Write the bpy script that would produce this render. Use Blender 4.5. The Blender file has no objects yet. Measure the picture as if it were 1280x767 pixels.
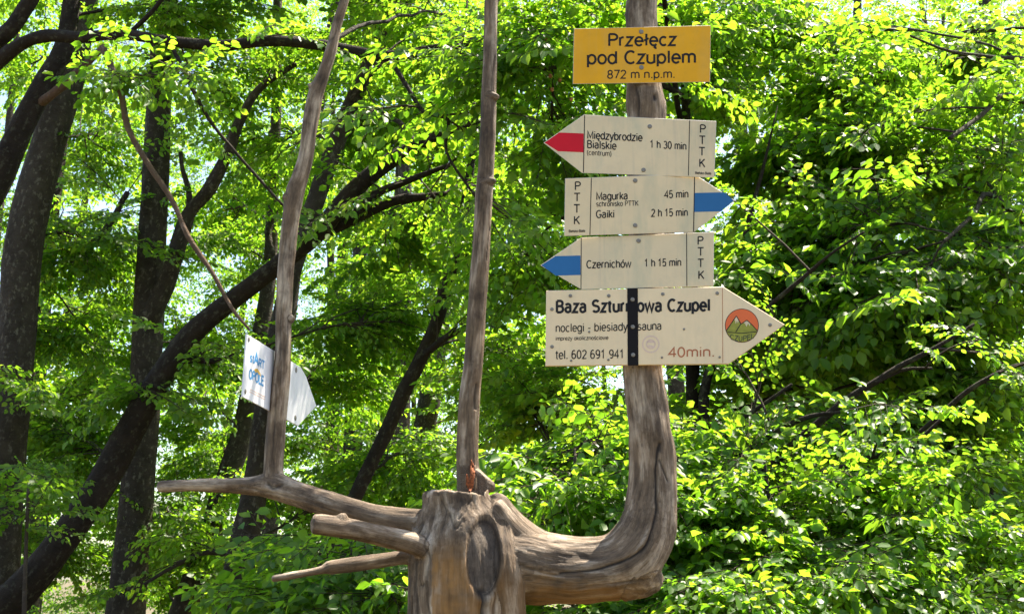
import bpy, math, random
import numpy as np
from mathutils import Vector, noise as mnoise

SC = bpy.context.scene
COL = SC.collection
RNG = np.random.default_rng(11)
random.seed(5)

# ------------------------------------------------------------------ camera, sky, sun, exposure
F = 1545.0; PITCH = math.radians(12.0); CAM = np.array([0.0, 0.0, 1.6])
cd = bpy.data.cameras.new('camera'); cam = bpy.data.objects.new('camera', cd); COL.objects.link(cam)
cam.location = CAM; cam.rotation_euler = (math.pi/2 + PITCH, 0, 0)
cd.sensor_width = 36; cd.lens = F/1280*36; cd.clip_start = 0.05; cd.clip_end = 3000
cd.dof.use_dof = True; cd.dof.focus_distance = 4.1; cd.dof.aperture_fstop = 16
SC.camera = cam

SUN_EL, SUN_AZ = math.radians(62), math.radians(48)      # azimuth clockwise from +Y
world = bpy.data.worlds.new('World'); SC.world = world; world.use_nodes = True
wn, wl = world.node_tree.nodes, world.node_tree.links
bg = wn['Background']; sky = wn.new('ShaderNodeTexSky'); sky.sky_type = 'NISHITA'; sky.sun_disc = False
sky.sun_elevation = SUN_EL; sky.sun_rotation = SUN_AZ; sky.altitude = 800
sky.air_density = 1.0; sky.dust_density = 2.5; sky.ozone_density = 1.0
wl.new(sky.outputs[0], bg.inputs[0]); bg.inputs[1].default_value = 0.115
sl = bpy.data.lights.new('sun', 'SUN'); sl.energy = 5.0; sl.angle = math.radians(0.5); sl.color = (1.0, 0.94, 0.84)
so = bpy.data.objects.new('sun', sl); COL.objects.link(so)
so.rotation_euler = Vector((math.cos(SUN_EL)*math.sin(SUN_AZ), math.cos(SUN_EL)*math.cos(SUN_AZ), math.sin(SUN_EL))).to_track_quat('Z', 'Y').to_euler()
SC.view_settings.view_transform = 'Standard'; SC.view_settings.look = 'None'
SC.view_settings.gamma = 1.0; SC.view_settings.exposure = 1.85
SC.view_settings.use_white_balance = True
SC.view_settings.white_balance_temperature = 7000; SC.view_settings.white_balance_tint = 10
cy = SC.cycles
cy.max_bounces = 7; cy.diffuse_bounces = 4; cy.transmission_bounces = 4; cy.glossy_bounces = 2; cy.transparent_max_bounces = 4
cy.sample_clamp_indirect = 6; cy.use_adaptive_sampling = True; cy.adaptive_threshold = 0.02
cy.use_denoising = True; cy.denoiser = 'OPENIMAGEDENOISE'
cy.caustics_reflective = False; cy.caustics_refractive = False

# ------------------------------------------------------------------ helpers
FW = np.array([0, math.cos(PITCH), math.sin(PITCH)]); UP = np.array([0, -math.sin(PITCH), math.cos(PITCH)]); RT = np.array([1.0, 0, 0])
def ray(px, py): return FW + RT*((px-640)/F) + UP*((383.5-py)/F)
def P(px, py, Y):
    d = ray(px, py); return CAM + d*(Y/d[1])
def onplane(px, py, p0, n):
    d = ray(px, py); return CAM + d*(np.dot(p0-CAM, n)/np.dot(d, n))
def project(v):
    r = v - CAM; z = r@FW
    return 640 + F*(r@RT)/z, 383.5 - F*(r@UP)/z
def pxm(Y): return Y/F*1.02                                   # metres per photo pixel at distance Y

def ground_h(x, y):
    r = math.hypot(x, y)
    return -0.045*max(0.0, min(r, 160)-7) + 0.12*mnoise.noise((x*0.22, y*0.22, 0.3)) + 0.04*mnoise.noise((x*0.9, y*0.9, 4.3))

def mesh_obj(name, verts, faces, mats, parent=None, smooth=True, fmat=None, attrs=None):
    """verts (N,3); faces: list of (M,k) int arrays; fmat: list of ints matching faces"""
    me = bpy.data.meshes.new(name)
    verts = np.asarray(verts, dtype=np.float32)
    faces = [np.asarray(f, dtype=np.int32) for f in faces if len(f)]
    me.vertices.add(len(verts)); me.vertices.foreach_set('co', verts.ravel())
    tot = sum(f.size for f in faces); np_ = sum(len(f) for f in faces)
    me.loops.add(tot); me.polygons.add(np_)
    me.loops.foreach_set('vertex_index', np.concatenate([f.ravel() for f in faces]))
    st, o = [], 0
    for f in faces:
        st.append(o + np.arange(len(f))*f.shape[1]); o += f.size
    me.polygons.foreach_set('loop_start', np.concatenate(st).astype(np.int32))
    if fmat is not None:
        me.polygons.foreach_set('material_index', np.concatenate([np.full(len(f), m, dtype=np.int32) for f, m in zip(faces, fmat)]))
    me.polygons.foreach_set('use_smooth', np.full(np_, smooth, dtype=bool))
    for m in (mats if isinstance(mats, (list, tuple)) else [mats]): me.materials.append(m)
    if attrs:
        for k, a in attrs.items():
            a = np.asarray(a, dtype=np.float32)
            if a.ndim == 2:
                at = me.attributes.new(k, 'FLOAT_VECTOR', 'POINT'); at.data.foreach_set('vector', a.ravel())
            else:
                at = me.attributes.new(k, 'FLOAT', 'POINT'); at.data.foreach_set('value', a)
    me.update(calc_edges=True); me.validate()
    ob = bpy.data.objects.new(name, me); COL.objects.link(ob)
    if parent is not None:
        ob.parent = parent; ob.matrix_parent_inverse = parent.matrix_world.inverted()
    return ob

def thing(name, label, cat, loc, group=None):
    o = bpy.data.objects.new(name, None); COL.objects.link(o)
    o.empty_display_size = 0.2; o.location = loc
    o['label'] = label; o['category'] = cat
    if group: o['group'] = group
    o.matrix_world = __import__('mathutils').Matrix.Translation(loc)
    return o

def catmull(pts, per):
    pts = np.asarray(pts, float); out = []
    e = np.vstack([2*pts[0]-pts[1], pts, 2*pts[-1]-pts[-2]])
    for i in range(1, len(e)-2):
        p0, p1, p2, p3 = e[i-1], e[i], e[i+1], e[i+2]
        for k in range(per):
            t = k/per
            out.append(0.5*((2*p1)+(-p0+p2)*t+(2*p0-5*p1+4*p2-p3)*t*t+(-p0+3*p1-3*p2+p3)*t**3))
    out.append(pts[-1]); return np.array(out)

class Geo:
    """collects tubes with a grain attribute (ring direction, length along)"""
    def __init__(s): s.v, s.f, s.g, s.n = [], [], [], 0
    def tube(s, path, rad, seg=10, wob=0.0, cap=True, seed=0.0):
        path = np.asarray(path, float); rad = np.asarray(rad, float); n = len(path)
        T = np.gradient(path, axis=0); T /= np.linalg.norm(T, axis=1)[:, None]+1e-9
        a = np.array([0, 0, 1.0]) if abs(T[0][2]) < 0.9 else np.array([1.0, 0, 0])
        u = np.cross(T[0], a); u /= np.linalg.norm(u)
        L = np.concatenate([[0], np.cumsum(np.linalg.norm(np.diff(path, axis=0), axis=1))])
        ang = np.linspace(0, 2*math.pi, seg, endpoint=False); ca, sa = np.cos(ang), np.sin(ang)
        for i in range(n):
            u = u - T[i]*np.dot(u, T[i]); u /= np.linalg.norm(u); w = np.cross(T[i], u)
            rr = np.full(seg, rad[i])
            if wob:
                rr = rr*(1+np.array([wob*mnoise.noise((ca[k]*1.3+seed, sa[k]*1.3, L[i]*1.4/max(rad[0]*4, .2))) + wob*.4*mnoise.noise((ca[k]*3+seed, sa[k]*3, L[i]*5)) for k in range(seg)]))
            ring = path[i] + (u[None]*ca[:, None] + w[None]*sa[:, None])*rr[:, None]
            s.v.append(ring); s.g.append(np.stack([ca*rad[i], sa*rad[i], np.full(seg, L[i]+seed*3.7)], 1))
        b = s.n; i = np.arange(n-1)[:, None]*seg; k = np.arange(seg)[None]; k2 = (k+1) % seg
        s.f.append(np.stack([b+i+k, b+i+k2, b+i+seg+k2, b+i+seg+k], -1).reshape(-1, 4)); s.n += n*seg
        if cap:
            s.v.append(path[-1:]+T[-1:]*rad[-1]*0.3); s.g.append(np.array([[0, 0, L[-1]]])); t = s.n; s.n += 1
            kk = np.arange(seg); e = b+(n-1)*seg
            s.f.append(np.stack([e+kk, e+(kk+1) % seg, np.full(seg, t), np.full(seg, t)], -1)[:, :3].copy())
    def build(s, name, mat, parent):
        return mesh_obj(name, np.vstack(s.v), s.f, mat, parent, True, None, {'grain': np.vstack(s.g)})

# ------------------------------------------------------------------ materials
def newmat(name):
    m = bpy.data.materials.new(name); m.use_nodes = True
    return m, m.node_tree.nodes, m.node_tree.links, m.node_tree.nodes['Principled BSDF']
def ramp(n, stops):
    r = n.new('ShaderNodeValToRGB'); e = r.color_ramp.elements
    while len(e) < len(stops): e.new(0.5)
    for q, (p, c) in zip(e, stops): q.position = p; q.color = (*c, 1)
    return r
def noise_node(n, l, vec, scale, detail=4, rough=0.55):
    t = n.new('ShaderNodeTexNoise'); t.inputs['Scale'].default_value = scale; t.inputs['Detail'].default_value = detail; t.inputs['Roughness'].default_value = rough
    if vec is not None: l.new(vec, t.inputs['Vector'])
    return t
def mixc(n, l, fac, a, b, mode='MIX'):
    m = n.new('ShaderNodeMix'); m.data_type = 'RGBA'; m.blend_type = mode
    for sock, val in ((m.inputs[0], fac), (m.inputs[6], a), (m.inputs[7], b)):
        if hasattr(val, 'links') or hasattr(val, 'is_output'): l.new(val, sock)
        elif isinstance(val, (int, float)): sock.default_value = val
        else: sock.default_value = (*val, 1)
    return m.outputs[2]

def paint(name, col, rough=0.45, var=0.06, dirt=(0.25, 0.24, 0.16), dirt_amt=0.0, spec=0.4, scale=9, algae_sheen=0.0):
    m, n, l, b = newmat(name)
    g = n.new('ShaderNodeNewGeometry')
    t = noise_node(n, l, g.outputs['Position'], scale, 5, 0.6)
    r = ramp(n, [(0.3, tuple(c*(1-var) for c in col)), (0.7, tuple(min(1, c*(1+var)) for c in col))]); l.new(t.outputs[0], r.inputs[0])
    out = r.outputs[0]
    if dirt_amt:
        t2 = noise_node(n, l, g.outputs['Position'], scale*3.3, 8, 0.7)
        r2 = ramp(n, [(0.52, (0, 0, 0)), (0.8, (dirt_amt,)*3)]); l.new(t2.outputs[0], r2.inputs[0])
        out = mixc(n, l, r2.outputs[0], out, dirt)
    if algae_sheen:
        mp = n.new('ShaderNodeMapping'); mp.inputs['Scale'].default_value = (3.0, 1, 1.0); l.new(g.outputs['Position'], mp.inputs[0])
        t3 = noise_node(n, l, mp.outputs[0], 4.2, 5, 0.6); r3 = ramp(n, [(0.48, (0, 0, 0)), (0.72, (algae_sheen,)*3)]); l.new(t3.outputs[0], r3.inputs[0])
        out = mixc(n, l, r3.outputs[0], out, (0.36, 0.38, 0.25))  # green-grey patches: algae, plus a painted stand-in for uneven green reflections
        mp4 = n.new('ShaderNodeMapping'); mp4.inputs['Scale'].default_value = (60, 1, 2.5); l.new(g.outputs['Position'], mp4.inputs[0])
        t4 = noise_node(n, l, mp4.outputs[0], 1.0, 4, 0.6); r4 = ramp(n, [(0.56, (0, 0, 0)), (0.75, (algae_sheen*.6,)*3)]); l.new(t4.outputs[0], r4.inputs[0])
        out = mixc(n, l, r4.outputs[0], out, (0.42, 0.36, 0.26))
    l.new(out, b.inputs['Base Color'])
    b.inputs['Roughness'].default_value = rough; b.inputs['Specular IOR Level'].default_value = spec
    return m

def wood(name, c0, c1, c2, crack=True, moss=None):
    m, n, l, b = newmat(name)
    at = n.new('ShaderNodeAttribute'); at.attribute_name = 'grain'
    mp = n.new('ShaderNodeMapping'); mp.inputs['Scale'].default_value = (1, 1, 0.06); l.new(at.outputs['Vector'], mp.inputs[0])
    fine = noise_node(n, l, mp.outputs[0], 190, 8, 0.72)
    mp2 = n.new('ShaderNodeMapping'); mp2.inputs['Scale'].default_value = (1, 1, 0.2); l.new(at.outputs['Vector'], mp2.inputs[0])
    broad = noise_node(n, l, mp2.outputs[0], 26, 5, 0.6)
    r = ramp(n, [(0.28, c0), (0.5, c1), (0.74, c2)]); l.new(broad.outputs[0], r.inputs[0])
    rf = ramp(n, [(0.30, (0.40, 0.37, 0.34)), (0.43, (0.88, 0.87, 0.86)), (0.68, (1.25, 1.23, 1.2))]); l.new(fine.outputs[0], rf.inputs[0])
    col = mixc(n, l, 1.0, r.outputs[0], rf.outputs[0], 'MULTIPLY')
    g = n.new('ShaderNodeNewGeometry')
    if moss:
        t3 = noise_node(n, l, g.outputs['Position'], 7, 6, 0.7)
        r3 = ramp(n, [(0.5, (0, 0, 0)), (0.68, (0.75,)*3)]); l.new(t3.outputs[0], r3.inputs[0])
        col = mixc(n, l, r3.outputs[0], col, moss)
    blo = noise_node(n, l, g.outputs['Position'], 11, 5, 0.65); rb = ramp(n, [(0.36, (0.55, 0.52, 0.5)), (0.5, (1, 1, 1)), (0.66, (1.25, 1.24, 1.22))]); l.new(blo.outputs[0], rb.inputs[0])
    col = mixc(n, l, 1.0, col, rb.outputs[0], 'MULTIPLY')
    ac = n.new('ShaderNodeAttribute'); ac.attribute_name = 'crack'
    col = mixc(n, l, ac.outputs['Fac'], col, (0.02, 0.014, 0.01))
    ao = n.new('ShaderNodeAttribute'); ao.attribute_name = 'ochre'
    tt = noise_node(n, l, mp.outputs[0], 50, 4, 0.6)
    mm = n.new('ShaderNodeMath'); mm.operation = 'MULTIPLY'; l.new(ao.outputs['Fac'], mm.inputs[0]); l.new(tt.outputs[0], mm.inputs[1]); 
    mm2 = n.new('ShaderNodeMath'); mm2.operation = 'MULTIPLY'; mm2.use_clamp = True; l.new(mm.outputs[0], mm2.inputs[0]); mm2.inputs[1].default_value = 1.5
    col = mixc(n, l, mm2.outputs[0], col, (0.34, 0.17, 0.05))
    l.new(col, b.inputs['Base Color'])
    b.inputs['Roughness'].default_value = 0.72; b.inputs['Specular IOR Level'].default_value = 0.3
    add = n.new('ShaderNodeMath'); add.operation = 'ADD'; l.new(fine.outputs[0], add.inputs[0]); l.new(broad.outputs[0], add.inputs[1])
    bp = n.new('ShaderNodeBump'); bp.inputs['Strength'].default_value = 0.9; bp.inputs['Distance'].default_value = 0.005
    l.new(add.outputs[0], bp.inputs['Height']); l.new(bp.outputs[0], b.inputs['Normal'])
    return m

def bark(name, c0, c1, patch):
    m, n, l, b = newmat(name)
    at = n.new('ShaderNodeAttribute'); at.attribute_name = 'grain'
    mp = n.new('ShaderNodeMapping'); mp.inputs['Scale'].default_value = (1, 1, 0.7); l.new(at.outputs['Vector'], mp.inputs[0])
    t = noise_node(n, l, mp.outputs[0], 9, 6, 0.65)
    r = ramp(n, [(0.3, c0), (0.7, c1)]); l.new(t.outputs[0], r.inputs[0])
    t2 = noise_node(n, l, mp.outputs[0], 22, 7, 0.7)
    r2 = ramp(n, [(0.54, (0, 0, 0)), (0.64, (0.8,)*3)]); l.new(t2.outputs[0], r2.inputs[0])
    col = mixc(n, l, r2.outputs[0], r.outputs[0], patch)
    l.new(col, b.inputs['Base Color']); b.inputs['Roughness'].default_value = 0.85; b.inputs['Specular IOR Level'].default_value = 0.2
    mp3 = n.new('ShaderNodeMapping'); mp3.inputs['Scale'].default_value = (1, 1, 2.0); l.new(at.outputs['Vector'], mp3.inputs[0])
    t4 = noise_node(n, l, mp3.outputs[0], 18, 6, 0.7)
    bp = n.new('ShaderNodeBump'); bp.inputs['Strength'].default_value = 0.9; bp.inputs['Distance'].default_value = 0.03
    l.new(t4.outputs[0], bp.inputs['Height']); l.new(bp.outputs[0], b.inputs['Normal'])
    return m

def leafmat(name, refl, trans, tfac):
    m, n, l, b = newmat(name)
    g = n.new('ShaderNodeNewGeometry')
    rp = g.outputs['Random Per Island']
    def var(cols):
        r = ramp(n, [(0.0, cols[0]), (0.5, cols[1]), (1.0, cols[2])]); l.new(rp, r.inputs[0]); return r.outputs[0]
    big = noise_node(n, l, g.outputs['Position'], 0.8, 2)
    hv = n.new('ShaderNodeHueSaturation'); l.new(var(refl), hv.inputs['Color'])
    rv = n.new('ShaderNodeMapRange'); rv.inputs[1].default_value = 0.3; rv.inputs[2].default_value = 0.7; rv.inputs[3].default_value = 0.8; rv.inputs[4].default_value = 1.2
    l.new(big.outputs[0], rv.inputs[0]); l.new(rv.outputs[0], hv.inputs['Value'])
    l.new(hv.outputs[0], b.inputs['Base Color'])
    b.inputs['Roughness'].default_value = 0.45; b.inputs['Specular IOR Level'].default_value = 0.4
    tr = n.new('ShaderNodeBsdfTranslucent'); l.new(var(trans), tr.inputs[0])
    mx = n.new('ShaderNodeMixShader'); mx.inputs[0].default_value = tfac
    l.new(b.outputs[0], mx.inputs[1]); l.new(tr.outputs[0], mx.inputs[2])
    l.new(mx.outputs[0], n['Material Output'].inputs[0])
    return m

M_WOOD = wood('weathered_wood', (0.055, 0.037, 0.022), (0.165, 0.115, 0.072), (0.54, 0.445, 0.335))
M_SCAR = wood('scar_wood', (0.04, 0.03, 0.023), (0.09, 0.068, 0.05), (0.17, 0.135, 0.10))
M_RED_WOUND = paint('red_rotten_wood', (0.21, 0.062, 0.02), 0.95, 0.8, scale=140)
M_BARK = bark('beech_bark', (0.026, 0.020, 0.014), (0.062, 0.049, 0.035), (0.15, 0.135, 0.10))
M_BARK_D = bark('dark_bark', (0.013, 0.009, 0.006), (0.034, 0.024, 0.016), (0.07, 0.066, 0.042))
M_BARK_R = bark('reddish_dry_bark', (0.08, 0.05, 0.032), (0.16, 0.10, 0.065), (0.22, 0.16, 0.12))
M_TWIG = bark('twig_bark', (0.04, 0.03, 0.02), (0.08, 0.06, 0.045), (0.1, 0.08, 0.06))
M_LEAF = leafmat('beech_leaf', [(0.03, 0.085, 0.012), (0.05, 0.125, 0.016), (0.085, 0.17, 0.022)],
                 [(0.18, 0.44, 0.02), (0.31, 0.60, 0.028), (0.47, 0.70, 0.04)], 0.55)
M_WHITE = paint('white_sign_paint', (0.71, 0.55, 0.32), 0.3, 0.05, (0.42, 0.36, 0.26), 0.25, algae_sheen=.5)
M_BOARD = paint('cream_plastic_board', (0.79, 0.605, 0.36), 0.42, 0.04, (0.5, 0.42, 0.3), 0.22, algae_sheen=.22)
M_YEL = paint('yellow_sign_paint', (0.76, 0.37, 0.008), 0.4, 0.06, (0.4, 0.22, 0.02), 0.22, spec=.2, algae_sheen=.12)
M_ALU = paint('bare_aluminium', (0.55, 0.53, 0.50), 0.4, 0.1)
M_INK = paint('black_lettering', (0.014, 0.012, 0.012), 0.5, 0.1, spec=.2)
M_STRAP = paint('black_strap', (0.007, 0.005, 0.005), 0.6, 0.1, spec=.15)
M_REDP = paint('red_paint', (0.56, 0.006, 0.016), 0.5, 0.08, spec=.2)
M_BLUEP = paint('blue_paint', (0.02, 0.13, 0.31), 0.5, 0.08, spec=.2)
M_BROWN = paint('brown_lettering', (0.40, 0.12, 0.045), 0.6, 0.15)
M_STAMP = paint('faded_red_stamp', (0.68, 0.49, 0.40), 0.6, 0.06)
M_ORANGE = paint('orange_print', (0.72, 0.13, 0.025), 0.5, 0.05)
M_OLIVE = paint('olive_print', (0.27, 0.27, 0.025), 0.5, 0.2, scale=60)
M_DOLIVE = paint('dark_olive_print', (0.05, 0.06, 0.012), 0.5, 0.2)
M_LBLUE = paint('sky_blue_print', (0.06, 0.26, 0.52), 0.5, 0.05)
M_SAND = paint('pale_orange_print', (0.62, 0.36, 0.06), 0.5, 0.05)
M_PALE = paint('pale_white_board', (0.74, 0.74, 0.76), 0.5, 0.03, (0.55, 0.5, 0.4), 0.1)
M_BOLT = paint('dull_steel_bolt', (0.20, 0.18, 0.15), 0.45, 0.3, scale=300)
M_HUSK = paint('beechnut_husk', (0.30, 0.13, 0.06), 0.9, 0.4, scale=90)

# ------------------------------------------------------------------ ground
def build_ground():
    rs = [0, 1, 2, 3, 4.5, 6, 8, 10, 13, 17, 22, 28, 36, 46, 60, 80, 110, 160, 240, 400, 700, 1200]; seg = 72
    v = [(0, 0, ground_h(0, 0))]
    for r in rs[1:]:
        for k in range(seg):
            a = 2*math.pi*k/seg; x, y = r*math.cos(a), r*math.sin(a); v.append((x, y, ground_h(x, y)))
    tri = [(0, 1+k, 1+(k+1) % seg) for k in range(seg)]; q = []
    for i in range(len(rs)-2):
        for k in range(seg):
            b = 1+i*seg; q.append((b+k, b+seg+k, b+seg+(k+1) % seg, b+(k+1) % seg))
    m, n, l, b = newmat('leaf_litter')
    g = n.new('ShaderNodeNewGeometry'); t = noise_node(n, l, g.outputs['Position'], 9, 8, 0.7)
    r = ramp(n, [(0.3, (0.05, 0.032, 0.018)), (0.5, (0.12, 0.08, 0.045)), (0.7, (0.2, 0.14, 0.08))]); l.new(t.outputs[0], r.inputs[0])
    t2 = noise_node(n, l, g.outputs['Position'], 0.35, 4); r2 = ramp(n, [(0.5, (0, 0, 0)), (0.62, (1, 1, 1))]); l.new(t2.outputs[0], r2.inputs[0])
    l.new(mixc(n, l, r2.outputs[0], r.outputs[0], (0.045, 0.09, 0.02)), b.inputs['Base Color']); b.inputs['Roughness'].default_value = 0.95
    bp = n.new('ShaderNodeBump'); bp.inputs['Distance'].default_value = 0.05; l.new(t.outputs[0], bp.inputs['Height']); l.new(bp.outputs[0], b.inputs['Normal'])
    o = mesh_obj('ground', v, [tri, q], m); o['kind'] = 'structure'
build_ground()

# ------------------------------------------------------------------ foliage sprays
def leaf_verts(L, W, fold, curl):
    """six points, two quads folded on the midrib"""
    return np.array([[0, 0, 0], [0.32*L, 0.46*W, fold*W], [0.66*L, 0.42*W, fold*W*0.9-curl*0.3*L], [L, 0, -curl*L],
                     [0.66*L, -0.42*W, fold*W*0.9-curl*0.3*L], [0.32*L, -0.46*W, fold*W]])
def rot_to(d, up):
    x = d/np.linalg.norm(d); z = up-x*np.dot(up, x); z /= np.linalg.norm(z); return np.stack([x, np.cross(z, x), z], 1)
def make_spray(rng, length=0.6, leafL=0.064):
    LV, TW = [], []
    def twig(p, d, ln, depth):
        n = max(3, int(ln/0.034)); p = np.array(p, float); d = np.array(d, float); pts = [p.copy()]
        for i in range(n):
            p = p + d*(ln/n); pts.append(p.copy()); d = d + np.array([0, 0, -0.02]) + rng.normal(0, 0.05, 3)*[1, 1, .6]; d /= np.linalg.norm(d)
            side = 1 if i % 2 else -1
            a = side*rng.uniform(0.6, 1.05)
            c, s_ = math.cos(a), math.sin(a)
            dd = np.array([d[0]*c-d[1]*s_, d[0]*s_+d[1]*c, d[2]])
            if depth < 1 and 1 <= i <= n-3 and rng.random() < 0.55:
                twig(p, dd, ln*rng.uniform(0.3, 0.5)*(1-0.4*i/n), depth+1)
            else:
                put(p, dd)
        put(p, d); TW.append((pts[0], pts[len(pts)//2], pts[-1], 0.0035 if depth == 0 else 0.002))
    def put(p, d):
        L = leafL*(0.45+0.85*rng.random()**0.8); W = L*rng.uniform(0.60, 0.76)
        d = d + np.array([0, 0, rng.normal(-0.22, 0.28)]); up = np.array([rng.normal(0, 0.38), rng.normal(0, 0.38), 1.0])
        R = rot_to(d, up); off = d/np.linalg.norm(d)*0.012
        LV.append(leaf_verts(L, W, rng.uniform(0.0, 0.3), rng.uniform(-0.08, 0.32))@R.T + p + off)
    twig((0, 0, 0), (1, 0, 0), length, 0)
    tv, n = [], 0
    for a, b_, c, r in TW:
        d = c-a; d = d/np.linalg.norm(d); u = np.cross(d, [0.1, 0.2, 1.0]); u /= np.linalg.norm(u); w = np.cross(d, u)
        for q, rr in ((a, r), (b_, r*.8), (c, r*.4)):
            for k in range(3):
                an = 2.094*k; tv.append(q+(u*math.cos(an)+w*math.sin(an))*rr)
    return np.array(LV), np.array(tv).reshape(-1, 9, 3)
SPR = [make_spray(np.random.default_rng(100+i)) for i in range(10)]

class Crown:
    def __init__(s): s.items = [[] for _ in SPR]; s.geo = Geo(); s.nsp = 0
    def spray(s, pos, d, up, sc):
        s.items[int(RNG.integers(len(SPR)))].append((pos, rot_to(np.asarray(d, float), np.asarray(up, float))*sc)); s.nsp += 1
    def build(s, name, mats, parent=None, simple=False):
        V, lf, tf, n = [], [], [], 0
        for (LV, TV), it in zip(SPR, s.items):
            if not it: continue
            p = np.array([i[0] for i in it]); R = np.array([i[1] for i in it])
            src = LV[:, [0, 1, 3, 5]] if simple else LV; k = src.shape[1]
            w = np.einsum('nij,lvj->nlvi', R, src)+p[:, None, None, :]; w = w.reshape(-1, k, 3); m = len(w)
            V.append(w.reshape(-1, 3)); b = n+np.arange(m)[:, None]*k
            lf.append(b+np.arange(4)[None] if simple else np.concatenate([b+np.array([[0, 3, 2, 1]]), b+np.array([[0, 5, 4, 3]])])); n += m*k
            if not simple:
                w = (np.einsum('nij,lvj->nlvi', R, TV)+p[:, None, None, :]).reshape(-1, 9, 3); m = len(w); V.append(w.reshape(-1, 3))
                b = n+np.arange(m)[:, None]*9
                for o in (0, 3):
                    for a, c in ((0, 1), (1, 2), (2, 0)): tf.append(b+np.array([[o+a, o+c, o+3+c, o+3+a]]))
                n += m*9
        V = np.vstack(V); faces, fm = lf[:], [0]*len(lf); faces += tf; fm += [1]*len(tf)
        g = np.zeros((len(V), 3)); g[:, 2] = V[:, 2]
        if s.geo.n:
            V = np.vstack([V]+s.geo.v); g = np.vstack([g]+s.geo.g)
            for f in s.geo.f: faces.append(f+n); fm.append(1)
        o = mesh_obj(name, V, faces, mats, parent, True, fm, {'grain': g})
        return o

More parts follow.
